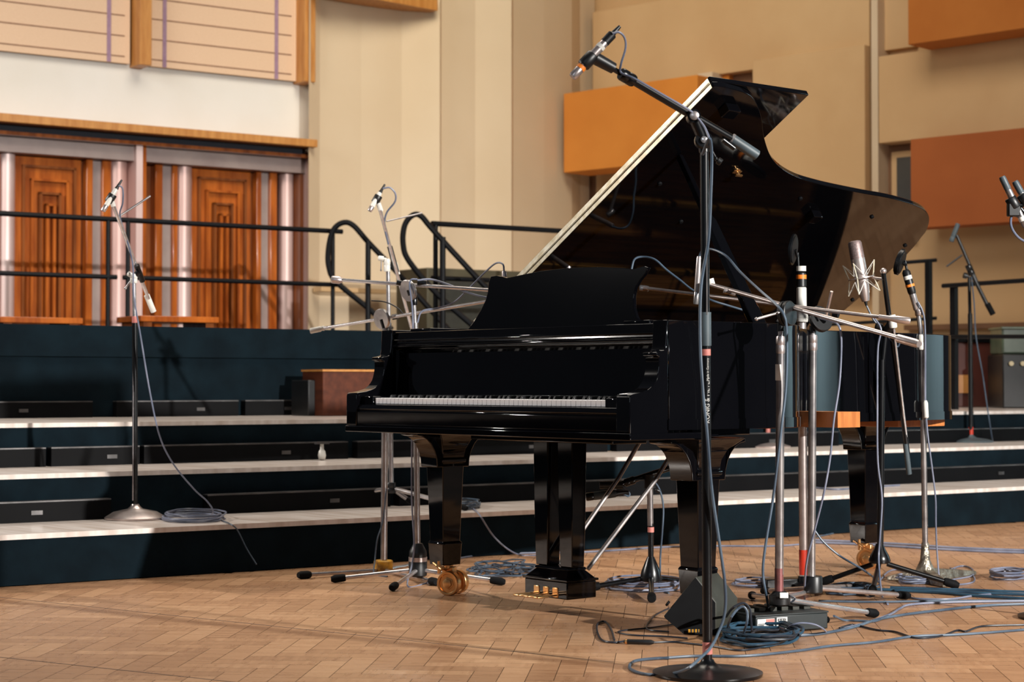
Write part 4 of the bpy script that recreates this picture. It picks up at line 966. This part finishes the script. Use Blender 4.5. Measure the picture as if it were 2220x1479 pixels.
    MB().revolve(P(1905, 687, -.33), P(1972, 696, -.36)-P(1905, 687, -.33), [(0, .0085), (.04, .0085), (.06, .0125), (.10, .0125), (.105, .009)], 18).build('knurled_end_weight', M['nickel'], t)
    tube_part(t, 'spare_rod', P(1790, 688, -.05), P(1803, 632, -.1), .0055, 'nickel'); band(t, 'black_collar', P(1806, 680, -.05), P(1818, 682, -.06), .012, 'black_metal')
    pencil('slim silver microphone above the strings by the right horn of the desk', P(1371, 584, .45), P(1366, 660, .45), .010, group='slim microphones over the strings', boot=False)
    cable('blue grey cable arching away from the right horn of the music desk', [P(1369, 584, .45), P(1376, 562, .45), P(1395, 557, .45), P(1420, 563, .42), P(1445, 585, .4), P(1475, 608, .38), P(1500, 628, .35), P(1540, 650, .3), P(1580, 663, .3), P(1620, 675, .3)], .0040, 'cable')
    cable('pale cable hanging past the music desk treble stands in front of the tail', [P(1778, 690, -.1), P(1800, 696, -.15), P(1818, 706, -.2), P(1824, 740, -.2), P(1820, 830, -.2), P(1808, 910, -.2), P(1800, 990, -.2), P(1786, 1070, -.2), P(1766, 1150, -.15), P(1748, 1225, -.1), (1745, 1310), (1760, 1322)], .0036, 'cable_l')

    # ---- stand with flat pop shield and white tube
    d = 7.2; P = lambda x, y, e=0: at(x, y, d+e); b = P(1742, 1277); b.z = 0
    t = thing('microphone_stand', 'thick silver pole with red tape near the floor, behind the treble side', 'microphone stand', b)
    tube_part(t, 'pole', P(1743, 1262), P(1738, 700), .0170, 'nickel'); band(t, 'red_tape', P(1743, 1246), P(1742, 1192), .0176, 'red')
    clutch(t, P(1739, 690), UP, .022, .03, 'white_metal', 'top_collar')
    MB().box(P(1700, 1266, .02)+V((0,0,0)), (.17, .07, .045), (rt*.95+fw*.25), (fw*.95-rt*.25), UP).build('base_bar', M['black_metal'], t, bevel=.004)
    MB().revolve(b, UP, [(0, .045), (.02, .045), (.03, .022), (.05, .02)], 24).build('base_socket', M['black_metal'], t)
    t2 = thing('microphone', 'upright white and black microphone with an orange ring, behind a flat round shield', 'microphone', P(1738, 700))
    MB().revolve(P(1738, 690), P(1737, 575)-P(1738, 690), [(0, .019), (.115, .019), (.118, .016)], 22).build('silver_tube', M['white_metal'], t2)
    MB().revolve(P(1737, 622), P(1737, 575)-P(1737, 622), [(0, .018), (.002, .020), (.052, .018), (.056, .012)], 22).build('body', M['black_plastic'], t2)
    MB().tube(P(1737, 588), P(1737, 577), .0186).build('silver_cap', M['white_metal'], t2); MB().tube(P(1737, 605), P(1737, 596), .0198).build('orange_ring', M['orange_tape'], t2)
    ax = (rt*.93-fw*.35-UP*.12).normalized(); c = P(1719, 541, -.01)
    t3 = thing('pop_shield', 'black round pop shield seen nearly edge on, beside the upright microphone', 'pop shield', c, 'round black pop shields')
    MB().revolve(c-ax*.006, ax, [(0, .040), (.002, .060), (.010, .060), (.012, .040)], 32).build('ring', M['black_metal'], t3); MB().revolve(c-ax*.008, ax, [(0, .052), (.016, .052)], 32).build('mesh', M['black_plastic'], t3)
    MB().tube(c+ax*.01, P(1729, 558), .005).tube(P(1729, 548), P(1732, 592), .005).build('arm', M['black_metal'], t3)

    # ---- large condenser with shock mount on boom
    d = 7.2; P = lambda x, y, e=0: at(x, y, d+e); b = P(1907, 1272); b.z = 0
    t = thing('microphone_stand', 'black tripod stand with a long steep boom, in front of the piano tail leg', 'microphone stand', b)
    tube_part(t, 'lower_pole', P(1908, 1215), P(1912, 780), .0125, 'black_metal'); tube_part(t, 'upper_pole', P(1912, 800), P(1921, 715), .009, 'black_metal')
    band(t, 'paper_label', P(1909, 815), P(1909, 792), .0128, 'paper') if False else None
    MB().revolve(P(1907, 1222), UP, [(0, .030), (.004, .040), (.012, .042), (.03, .036), (.055, .022), (.075, .014)], 26).build('hub', M['black_metal'], t)
    tripod(t, P(1907, 1218), [G(2074, 1278), G(1780, 1272), G(1890, 1296)], .0095, 'black_metal', .016)
    tube_part(t, 'boom', P(1915, 592, -.05), P(1968, 985, .1), .0095, 'black_metal'); tube_part(t, 'chrome_rod', P(1936, 700, -.03), P(1967, 965, .09), .0050, 'chrome')
    tube_part(t, 'counterweight_sleeve', P(1963, 962, .09), P(1971, 1028, .11), .0105, 'silvergrey'); MB().ball(P(1915, 588, -.05), .0125).build('end_cap', M['nickel'], t)
    clutch(t, P(1935, 697, -.04), P(1968, 985)-P(1915, 592), .015, .05, 'white_metal', 'boom_clamp'); MB().tube(P(1920, 722), P(1935, 700, -.03), .018).build('tilt_joint', M['black_plastic'], t)
    knob(t, P(1920, 712), P(1895, 705)-P(1920, 712), .014, .04)
    h, f2 = P(1852, 522), P(1876, 650); u = (f2-h).normalized(); L = (f2-h).length
    t2 = thing('large_diaphragm_microphone', 'silver studio microphone held in a wire shock mount', 'microphone', h)
    MB().revolve(h, u, [(0, .012), (.003, .022), (.010, .026), (.070, .027)], 26).build('grille', M['mesh'], t2)
    MB().revolve(h+u*.070, u, [(0, .0275), (.03, .0275), (.05, .0265), (.10, .024), (.15, .018), (.165, .014)], 26).build('body', M['nickel'], t2)
    MB().revolve(h+u*.162, u, [(0, .013), (.02, .0125), (.045, .010)], 18).build('connector', M['white_metal'], t2); MB().revolve(h+u*.207, u, [(0, .010), (.02, .009), (.045, .004)], 14).build('cable_boot', M['black_plastic'], t2)
    t3 = thing('shock_mount', 'nickel wire cradle around the silver studio microphone', 'shock mount', h+u*.12)
    a = (rt-u*rt.dot(u)).normalized(); bb = u.cross(a); c1 = h+u*.085; c2 = h+u*.205; cm = h+u*.145
    mb = MB()
    for k in range(4):
        an = math.pi/4*(2*k)+.5; v = a*math.cos(an)+bb*math.sin(an); v2 = a*math.cos(an+math.pi/4)+bb*math.sin(an+math.pi/4)
        mb.path([c1+v*.063, cm+v*.048, c2+v*.063], .0024, 6)
    mb.build('outer_frame', M['hinge'], t3)
    mb = MB(); mb.path([cm+(a*math.cos(i*math.pi/10)+bb*math.sin(i*math.pi/10))*.048 for i in range(20)], .003, 6, True); mb.path([cm+(a*math.cos(i*math.pi/10)+bb*math.sin(i*math.pi/10))*.030 for i in range(20)], .003, 6, True); mb.build('ring', M['nickel'], t3)
    mb = MB()
    for k in range(4):
        an = math.pi/4*(2*k)+.5; v = a*math.cos(an)+bb*math.sin(an)
        for s_ in (-1, 1):
            v2 = a*math.cos(an+s_*math.pi/4)+bb*math.sin(an+s_*math.pi/4); mb.tube(c1+v*.063, cm-u*.01+v2*.029, .0013, n=5); mb.tube(c2+v*.063, cm+u*.01+v2*.029, .0013, n=5)
    mb.build('elastic_cords', M['white_metal'], t3)
    MB().tube(cm+a*.048, P(1893, 602, -.02), .006).tube(P(1893, 602, -.02), P(1917, 606, -.05), .005).build('mounting_arm', M['nickel'], t3)
    cable('dark cable dropping from the silver studio microphone', [h+u*.25, P(1893, 692), P(1910, 712), P(1930, 735), P(1945, 752), P(1952, 740)], .0035, 'cable')
    cable('pale grey cable following the black pole before the tail leg', [P(1896, 690, -.03), P(1910, 715, -.04), P(1903, 760, -.04), P(1902, 880, -.04), P(1903, 1000, -.04), P(1912, 1080, -.04), P(1908, 1160, -.05), P(1905, 1215, -.06), (1912, 1290), (1925, 1310)], .0036, 'cable_l')

    # ---- stand with tilted shield and cast base
    d = 7.45; P = lambda x, y, e=0: at(x, y, d+e); b = P(2006, 1259); b.z = 0
    t = thing('microphone_stand', 'silver stand on a heavy cast foot at the piano tail', 'microphone stand', b)
    tube_part(t, 'pole', P(2006, 1200), P(1999, 745), .0115, 'steel'); clutch(t, P(1998, 742), UP, .0165, .06, 'white_metal', 'pole_collar')
    tube_part(t, 'upper_pole', P(1998, 735), P(1990, 672), .0095, 'chrome'); clutch(t, P(1992, 676), P(1998, 735)-P(1990, 672), .016, .03, 'nickel', 'swivel_joint')
    MB().revolve(P(2006, 1259)*1, UP, [(0, .05), (.02, .048), (.05, .034), (.08, .020), (.15, .014)], 24).build('cast_hub', M['cast'], t)
    for (x, y) in ((1925, 1258), (2052, 1274), (2110, 1246)):
        g = G(x, y); dv = (g-V((b.x, b.y, 0))).normalized(); nn = V((-dv.y, dv.x, 0)); q = V((b.x, b.y, 0)); L = (g-q).length
        mb = MB(); vs = []
        for k, (s_, wd, z) in enumerate(((.0, .030, .06), (.3, .028, .045), (.7, .024, .03), (1.0, .018, .016))):
            c = q+dv*L*s_; vs += [c+nn*wd+V((0,0,.001)), c+nn*wd*.7+V((0,0,z)), c-nn*wd*.7+V((0,0,z)), c-nn*wd+V((0,0,.001))]
        fs = [(k*4+i, k*4+(i+1) % 4, k*4+4+(i+1) % 4, k*4+4+i) for k in range(3) for i in range(4)]+[(0,1,2,3), (15,14,13,12)]
        mb.add(vs, fs).build('cast_leg', M['cast'], t, bevel=.004)
    t2 = thing('microphone', 'black and chrome microphone tilted left with an orange ring', 'microphone', P(1990, 672))
    a, c = P(1988, 672), P(1965, 592); uu = (c-a).normalized()
    MB().revolve(a, uu, [(0, .012), (.004, .0135), (.075, .0135)], 20).build('chrome_tube', M['chrome'], t2); MB().revolve(a+uu*.065, uu, [(0, .014), (.01, .0165), (.09, .0165), (.10, .010)], 20).build('body', M['black_plastic'], t2)
    MB().tube(a+uu*.125, a+uu*.14, .0170).build('silver_cap', M['white_metal'], t2); MB().tube(a+uu*.095, a+uu*.105, .0178).build('orange_ring', M['orange_tape'], t2)
    ax = (rt*.87-fw*.35-UP*.30).normalized(); c = P(1951, 568, -.01)
    t3 = thing('pop_shield', 'black round pop shield tilted, before the pale underside of the lid tail', 'pop shield', c, 'round black pop shields')
    MB().revolve(c-ax*.009, ax, [(0, .036), (.003, .053), (.016, .053), (.019, .036)], 32).build('ring', M['black_metal'], t3); MB().revolve(c-ax*.011, ax, [(0, .045), (.022, .045)], 32).build('mesh', M['black_plastic'], t3)
    MB().tube(c+ax*.01, P(1964, 575), .006).tube(P(1962, 565), P(1968, 596), .005).build('arm', M['black_metal'], t3)
    cable('pinkish white cable hanging from the tilted microphone to the cast foot', [P(1990, 655, -.02), P(2000, 675, -.02), P(2005, 705, -.02), P(2006, 780, -.02), P(2006, 868, -.02), P(2008, 905, -.02), P(2012, 950, -.02), P(2020, 1010, -.02), P(2028, 1080, -.02), P(2029, 1140, -.02), P(2032, 1205, -.02), (2040, 1262), (2070, 1268), (2110, 1262), (2105, 1245), (2060, 1232)], .0034, 'cable_l')
    tt = thing('inline_connector', 'white inline cable connector hanging beside the cast foot pole', 'connector', P(2007, 905)); MB().revolve(P(2008, 907, -.02), P(2006, 868, -.02)-P(2008, 907, -.02), [(0, .006), (.004, .010), (.06, .010), (.07, .006)], 14).build('shell', M['white_metal'], tt)

    # ---- far right stand on the second step
    d = 12.35; P = lambda x, y, e=0: at(x, y, d+e); b = P(2105, 958); b.z = .4
    t = thing('microphone_stand', 'dark microphone stand standing far back on the second step at right', 'microphone stand', b)
    disc_base(t, b, .145, 'silvergrey', .03); band(t, 'red_band', b+UP*.05, b+UP*.10, .016, 'red')
    tube_part(t, 'lower_pole', b+UP*.04, P(2103, 680), .0150, 'black_metal'); tube_part(t, 'upper_pole', P(2103, 690), P(2101, 600), .011, 'black_metal')
    tube_part(t, 'boom', P(2074, 510), P(2118, 612), .011, 'black_metal'); tube_part(t, 'boom', P(2105, 590), P(2142, 665), .013, 'black_metal'); tube_part(t, 'counterweight_sleeve', P(2140, 658), P(2153, 682), .019, 'rubber')
    clutch(t, P(2103, 585), P(2118, 612)-P(2074, 510), .022, .07, 'black_metal', 'boom_clamp'); knob(t, P(2101, 600), P(2090, 597)-P(2101, 600), .02, .04)
    tube_part(t, 'spare_rod', P(2052, 578), P(2086, 553), .006, 'black_metal')
    pencil('dark microphone on the far right stand, against the rust panel edge', P(2077, 485), P(2062, 524), .016, m='silvergrey', grille='silvergrey', boot=False)
    cable('dark blue cable hanging along the far right stand to the second step', [P(2106, 600, -.05), P(2112, 660, -.05), P(2116, 730, -.05), P(2130, 810, -.05), P(2140, 880, -.05), P(2150, 945, -.05), (2152, 957, 's', .4)], .0045, 'cable')
    # small base far behind the treble rim
    d = 11.35; P = lambda x, y, e=0: at(x, y, d+e); b = P(1665, 969); b.z = .4
    t = thing('microphone_stand', 'far stand base with a pink band, seen just under the piano case', 'microphone stand', b)
    disc_base(t, b, .135, 'nickel', .03); tube_part(t, 'pole', b+UP*.04, b+UP*.60, .011, 'chrome'); band(t, 'pink_band', b+UP*.075, b+UP*.115, .0135, 'pink')
    # right edge stereo pair
    d = 6.3; P = lambda x, y, e=0: at(x, y, d+e); b = P(2300, 1340); b.z = 0
    t = thing('microphone_stand', 'stand at the right picture edge carrying a pair of slim microphones', 'microphone stand', b)
    disc_base(t, b, .14); tube_part(t, 'pole', b+UP*.03, P(2300, 560), .012, 'black_metal'); tube_part(t, 'boom', P(2300, 560), P(2212, 452), .009, 'black_metal')
    tube_part(t, 'pair_bar', P(2192, 448), P(2245, 440), .008, 'black_metal'); clip(t, P(2196, 440), P(2220, 470)-P(2170, 385), .014); clip(t, P(2222, 432), P(2246, 470)-P(2195, 390), .014)
    MB().box(P(2197, 455), (.04, .03, .045), rt, fw, UP).build('clip_block', M['black_plastic'], t, bevel=.004)
    pencil('slim grey microphone at the right edge, the nearer to the piano of the pair', P(2224, 492), P(2172, 383), .0115, m='steel', grille='silvergrey', boot=False, bands=((.12, .2, 'white_metal'),))
    pencil('slim grey microphone at the very right edge, cut off by the frame', P(2254, 490, .05), P(2200, 393, .05), .0115, m='steel', grille='silvergrey', boot=False)
    cable('blue grey cable looping below the microphone pair at the right edge', [P(2224, 492), P(2228, 500), P(2210, 470), P(2194, 468), P(2192, 490), P(2205, 512), P(2225, 525), P(2260, 535), P(2298, 580)][2:], .0045, 'cable_l')

    # ---- low stand under the piano
    d = 7.12; P = lambda x, y, e=0: at(x, y, d+e); b = P(1410, 1280); b.z = 0
    t = thing('microphone_stand', 'short black tripod stand under the piano with a pink band', 'microphone stand', b)
    tube_part(t, 'lower_pole', P(1411, 1220), P(1411, 1135), .0105, 'black_metal'); tube_part(t, 'upper_pole', P(1410, 1140), P(1409, 1050), .0115, 'steel'); band(t, 'pink_band', P(1411, 1154), P(1411, 1143), .0122, 'pink')
    MB().revolve(P(1411, 1262), UP, [(0, .028), (.004, .040), (.014, .041), (.04, .036), (.075, .022), (.095, .013)], 28).build('hub', M['black_metal'], t)
    tripod(t, P(1411, 1252), [G(1272, 1284), G(1413, 1308), G(1500, 1272)], .0100, 'black_metal', .016)
    MB().tube(P(1409, 1058), P(1408, 1030), .022, .018).build('tilt_joint', M['black_plastic'], t); tube_part(t, 'boom', P(1345, 1050), P(1468, 1010, .05), .0105, 'black_metal'); clutch(t, P(1365, 1044), P(1468, 1010)-P(1345, 1050), .015, .04, 'black_metal', 'boom_clutch')
    knob(t, P(1420, 1062), P(1434, 1067)-P(1420, 1062), .007, .02)
    tube_part(t, 'microphone_clip', P(1300, 1052), P(1350, 1052), .014, 'black_plastic')
    pencil('short grey microphone held low under the piano behind the lyre', P(1336, 1070), P(1270, 1078), .0155, m='silvergrey', grille='black_metal', boot=True)
    cable('grey cable looping at the low microphone under the piano', [P(1348, 1070), P(1362, 1076), P(1364, 1068), P(1349, 1050), P(1360, 1042), P(1400, 1040), P(1415, 1042), P(1430, 1062), P(1438, 1100), P(1436, 1150), P(1432, 1200), P(1431, 1240), (1430, 1277), (1450, 1286)], .0036, 'cable')

def build_floor_props():
    UP = V((0,0,1))
    # speaker lying behind the near pole
    d = 5.88; img = [(1508, 1250), (1438, 1336), (1441, 1341), (1482, 1385), (1552, 1387), (1552, 1306)]
    c0 = at(1495, 1386, d); c0.z = 0
    t = thing('small_speaker', 'small black wedge speaker box tipped on its side behind the near pole', 'speaker', c0)
    pts = [at(x, y, d) for x, y in img]; 
    for p in pts: p.z = max(p.z, .002)
    ex = at(1556, 1247, d+.13)-at(1508, 1250, d); ex.z = 0
    vs = pts+[p+ex for p in pts]; n = len(pts)
    MB().add(vs, [tuple(range(n)), tuple(range(n, 2*n))[::-1]]+[(i, i+n, (i+1) % n+n, (i+1) % n) for i in range(n)]).build('cabinet', M['khaki'], t, bevel=.003)
    cc = sum(pts, V((0,0,0)))/n; fr = [cc+(p-cc)*.97-fw*.004 for p in pts]
    MB().add(fr+[p-fw*.004 for p in fr], [tuple(range(n)), tuple(range(n, 2*n))[::-1]]+[(i, i+n, (i+1) % n+n, (i+1) % n) for i in range(n)]).build('front_grille', M['rubber'], t)
    MB().box(at(1504, 1368, d-.02), (.034, .001, .010), rt, fw, UP).build('warning_tape', M['yellow'], t)
    for k in range(3): MB().box(at(1499+k*7, 1368, d-.0215), (.004, .001, .010), rt, fw, UP).build('tape_stripe', M['ink'], t)
    MB().revolve(at(1452, 1310, d)-rt*.004, -rt+UP*.8, [(0, .009), (.006, .009)], 12).build('corner_foot', M['rubber'], t)
    # stage box
    a, b_ = G(1638, 1377), G(1795, 1366); e = (b_-a).normalized(); n_ = V((-e.y, e.x, 0)); L = (b_-a).length; dp = .20; h = .056
    c = (a+b_)/2+n_*dp/2
    t = thing('multicore_box', 'dark green stage box with white paper labels and sockets on top', 'stage box', (c.x, c.y, 0))
    MB().box((c.x, c.y, h/2+.002), (L, dp, h-.004), e, n_, UP).build('body', M['stagebox'], t, bevel=.004)
    MB().box((c.x, c.y, h+.002), (L+.004, dp+.004, .005), e, n_, UP).build('top_plate', M['stagebox'], t, bevel=.001)
    for i in range(6):
        p = c+e*(-L/2+.03+i*(L-.06)/5)+n_*.02; MB().box((p.x, p.y, h+.010), (.026, .10, .014), e, n_, UP).build('socket_block', M['khaki'], t, bevel=.002)
    f0 = a-n_*.0015
    def lab(x0, x1, z0, z1, m, name, off=0): p = f0+e*((x0+x1)/2)-n_*off; return MB().box((p.x, p.y, (z0+z1)/2), (x1-x0, .001, z1-z0), e, n_, UP).build(name, M[m], t)
    l1 = lab(.006, .070, .016, .048, 'paper', 'paper_label'); l2 = lab(.078, .118, .010, .050, 'paper', 'paper_label')
    lab(.038, .069, .036, .047, 'pink', 'label_print', .001)
    for k in range(4): lab(.008, .034 if k % 2 else .030, .019+k*.0042, .0212+k*.0042, 'ink', 'label_print', .001); lab(.040, .066 if k % 2 else .060, .019+k*.0042, .0212+k*.0042, 'ink', 'label_print', .001)
    cv = bpy.data.curves.new('box_logo', 'FONT'); cv.size = .0085; cv.extrude = .0001; cv.align_x = 'CENTER'; cv.align_y = 'CENTER'
    for k, ch in enumerate('BBC'):
        p = f0+e*(.087+k*.0105)-n_*.0012; MB().box((p.x, p.y, .042), (.009, .0008, .009), e, n_, UP).build('logo_tile', M['ink'], t)
        cv2 = cv.copy(); cv2.body = ch; o0 = bpy.data.objects.new('tmp', cv2); COL.objects.link(o0)
        dg = bpy.context.evaluated_depsgraph_get(); me = bpy.data.meshes.new_from_object(o0.evaluated_get(dg)); bpy.data.objects.remove(o0); me.materials.clear(); me.materials.append(M['paper'])
        o = bpy.data.objects.new('logo_letter', me); COL.objects.link(o); o.parent = t
        mm = Matrix((e, UP, -n_)).transposed().to_4x4(); mm.translation = V((p.x, p.y, .042))-n_*.0008-wloc(t); o.matrix_local = mm
    for k in range(3): lab(.082, .114 if k < 2 else .102, .016+k*.005, .0172+k*.005, 'greystrip', 'label_print', .001)
    p = b_+n_*.05; q = V((p.x, p.y, .025))
    mb = MB()
    for k in range(5): mb.revolve(q+e*(.004+k*.007), e, [(0, .008), (.003, .0105), (.006, .008)], 14)
    mb.build('strain_relief', M['rubber'], t)
    # plug on the loose black lead
    tt = thing('jack_connector', 'black and gold plug on the loose black lead at the front', 'connector', G(1395, 1392))
    p, q = G(1352, 1391, .009), G(1418, 1393, .009); MB().revolve(p, q-p, [(0, .004), (.006, .0075), ((q-p).length*.9, .0075), ((q-p).length, .004)], 14).build('shell', M['black_plastic'], tt)
    MB().tube(p.lerp(q, .05), p.lerp(q, .12), .0079).build('gold_ring', M['brass'], tt)
    # cables
    c = cable
    c('black lead looping in front of the small speaker', [(1352, 1391), (1330, 1393), (1305, 1388), (1295, 1370), (1296, 1352), (1312, 1348), (1325, 1365), (1332, 1388)], .0032, 'cable_d')
    c('black lead running from the gold plug to the near round base', [(1418, 1393), (1460, 1392), (1500, 1396), (1550, 1402), (1600, 1410), (1640, 1406), (1680, 1396)], .0030, 'cable_d')
    c('thin black lead forming a bent triangle left of the small speaker', [(1450, 1319), (1420, 1335), (1402, 1356), (1408, 1366), (1450, 1370)], .0026, 'cable_d')
    c('thin black lead lying flat toward the small speaker', [(1470, 1352), (1420, 1360), (1342, 1369), (1370, 1377), (1440, 1380), (1490, 1384)], .0026, 'cable_d')
    c('blue grey cable circling the near round base', [at(1343+180, 335, 5.05), at(1538, 300, 5.0), at(1543, 340, 5.03), at(1541, 420, 5.04), at(1536, 520, 5.05), at(1520, 620, 5.06), at(1518, 740, 5.05), at(1524, 850, 5.04), at(1533, 940, 5.04), at(1543, 1060, 5.05), at(1560, 1180, 5.06), at(1572, 1270, 5.07), at(1571, 1330, 5.08), at(1556, 1375, 5.08), at(1540, 1405, 5.04), at(1520, 1425, 4.96), at(1490, 1450, 4.90), (1450, 1462), (1400, 1462), (1366, 1450), (1375, 1434), (1420, 1428), (1450, 1427)], .0042, 'cable')
    c('lilac cable wound along the near boom to its microphone', [at(1328, 73, 4.9), at(1342, 70, 4.9), at(1354, 82, 4.91), at(1356, 105, 4.92), at(1346, 140, 4.93), at(1347, 158, 4.94), at(1375, 170, 4.93), at(1440, 207, 4.97), at(1490, 236, 5.02), at(1507, 250, 5.03), at(1527, 275, 5.02), at(1538, 300, 5.0)], .0030, 'cable_l')
    c('long blue grey cable crossing the front floor to the right edge', [(1440, 1427), (1500, 1423), (1560, 1423), (1600, 1423), (1650, 1420), (1740, 1410), (1800, 1401), (1900, 1392), (1980, 1380), (2060, 1377), (2140, 1372), (2240, 1364)], .0040, 'cable')
    c('black lead meeting the long blue grey cable at the right', [(1820, 1362), (1850, 1355), (1900, 1366), (1940, 1370), (1985, 1383), (2040, 1379), (2075, 1367), (2095, 1369), (2130, 1358), (2220, 1355), (2260, 1352)], .0032, 'cable_d')
    c('thick grey cable sweeping from the stage box coil to the right edge', [(1700, 1380), (1780, 1374), (1850, 1360), (1900, 1344), (1960, 1333), (2050, 1322), (2140, 1313), (2240, 1309)], .0048, 'cable')
    c('lilac cable branching up behind the thick grey one', [(1830, 1363), (1880, 1350), (1930, 1332), (1950, 1320), (1975, 1311), (2060, 1306), (2240, 1303)], .0042, 'cable_l')
    c('blue cable running straight across from the stage box to the right', [(1775, 1303), (1850, 1305), (1930, 1305), (2040, 1303), (2240, 1302)], .0040, 'cable')
    c('thick teal cable along the floor at the right edge', [(1940, 1280), (2020, 1284), (2090, 1290), (2150, 1294), (2240, 1299)], .0058, 'cable_t')
    c('second thick teal cable lying behind the first at the right edge', [(1900, 1278), (1990, 1281), (2080, 1284), (2150, 1287), (2240, 1290)], .0058, 'cable_t')
    c('third teal cable, rearmost of the thick ones at the right edge', [(1930, 1274), (2020, 1277), (2100, 1279), (2170, 1282), (2240, 1284)], .0050, 'cable_t')
    c('lilac cable snaking over the teal ones before the cast foot', [(1930, 1286), (1960, 1290), (1985, 1298), (2060, 1299), (2110, 1292), (2170, 1287), (2240, 1288)], .0038, 'cable_l')
    c('pale blue cable strip lying along the foot of the lowest step', [(1760, 1176), (1880, 1181), (1960, 1186), (2060, 1192), (2150, 1196), (2240, 1199)], .0058, 'cable_l')
    c('second pale blue cable lying along the foot of the lowest step', [(1765, 1171), (1860, 1175), (1960, 1180), (2080, 1188), (2240, 1194)], .0055, 'cable_l')
    c('thin lilac cable at the step foot between lyre and treble leg', [(985, 1212), (1050, 1203), (1150, 1199), (1270, 1197), (1380, 1190), (1450, 1186), (1560, 1184), (1680, 1184), (1760, 1178)], .0042, 'cable_l')
    c('lilac cable curving around behind the cast foot', [(1905, 1262), (1925, 1240), (1950, 1236), (2000, 1252), (2040, 1244), (2080, 1228), (2105, 1232), (2108, 1248), (2060, 1258)], .0034, 'cable_l')
    c('blue cable end dropping behind the stage box', [at(1766, 1150, 6.9), at(1785, 1175, 6.9), at(1820, 1205, 6.9), at(1870, 1235, 6.9), (1905, 1262), (1900, 1272), (1860, 1276)], .0038, 'cable')
    c('thin grey lead arched over the stage box front', [(1702, 1372), at(1712, 1358, 5.8), at(1735, 1351, 5.78), at(1765, 1354, 5.8), at(1785, 1364, 5.82), (1792, 1372)], .0028, 'cable_l')
    c('blue cable leaving the strain relief of the stage box', [at(1808, 1336, 6.07), (1830, 1345), (1860, 1346), (1895, 1347), (1925, 1336)], .0040, 'cable')
    c('fine cable trailing over the lowest step behind the left leg', [(1000, 1092, 's', .2), (1025, 1103, 's', .2), at(1040, 1117, 8.35), at(1068, 1160, 8.4), at(1100, 1190, 8.38), (1130, 1204), (1165, 1204)], .0036, 'cable_l')
    c('dark cable behind the tail leg going up the lowest step', [(1770, 1164), (1800, 1158), (1830, 1150), at(1850, 1130, 9.9), at(1872, 1085, 9.9), (1875, 1065, 's', .2)], .0040, 'cable')
    c('pale cable lying on the lowest step behind the tail leg', [(1690, 1052, 's', .2), (1750, 1056, 's', .2), (1810, 1061, 's', .2), (1860, 1058, 's', .2), (1950, 1052, 's', .2)], .005, 'cable_l')
    c('black lead bent on top of the stage box sockets', [at(1665, 1318, 5.98), at(1680, 1305, 5.98), at(1700, 1292, 5.98), at(1722, 1296, 5.98), at(1718, 1304, 5.98), at(1700, 1306, 5.98)], .0030, 'cable_d')
    c('blue cable arch standing up behind the near pole', [(1575, 1372), at(1582, 1345, 5.6), at(1598, 1322, 5.6), at(1612, 1316, 5.6), at(1620, 1330, 5.6), at(1618, 1355, 5.6), (1604, 1394)], .0040, 'cable')
    c('black lead arched behind the blue one beside the stage box', [(1568, 1350), at(1585, 1322, 5.75), at(1610, 1308, 5.75), at(1625, 1320, 5.75), at(1628, 1345, 5.75), (1632, 1385)], .0040, 'cable_d')
    coil('large teal coil between the near pole and the stage box', 1648, 1388, 88, 17, 9, .0046, 'cable_t', 0, 5, jit=.28)
    coil('dark coil lying inside the large teal coil', 1674, 1384, 60, 8, 2, .0040, 'cable_d', .02, 8, jit=.3)
    coil('bunched lilac cable heap behind the lyre', 1090, 1241, 74, 14, 9, .0036, 'cable', 0, 11, jit=.55)
    coil('flat lilac ring of cable under the piano near the short stand', 1392, 1276, 80, 10, 4, .0040, 'cable_l', 0, 13, jit=.05)
    coil('flat blue coil to the right of the fat black hub', 1842, 1286, 52, 7, 6, .0040, 'cable', 0, 17, jit=.3)
    coil('small pale coil between the tripod feet and the cast foot', 1985, 1264, 42, 5, 4, .0038, 'cable_l', 0, 19, jit=.3)
    coil('blue coil lying on the lowest step behind the left piano leg', 1008, 1100, 34, 6, 6, .0040, 'cable', .2, 23, jit=.3)
    coil('flat dark blue coil at the right edge beyond the cast foot', 2190, 1254, 46, 7, 4, .0044, 'cable_l', 0, 29, jit=.2)
    coil('thin lilac coil just right of the treble piano leg', 1640, 1270, 54, 7, 3, .0036, 'cable_l', 0, 31, jit=.2)

build_floor()
build_risers()
build_walls()
build_rails()
build_back_props()
build_piano()
build_stands()
build_floor_props()
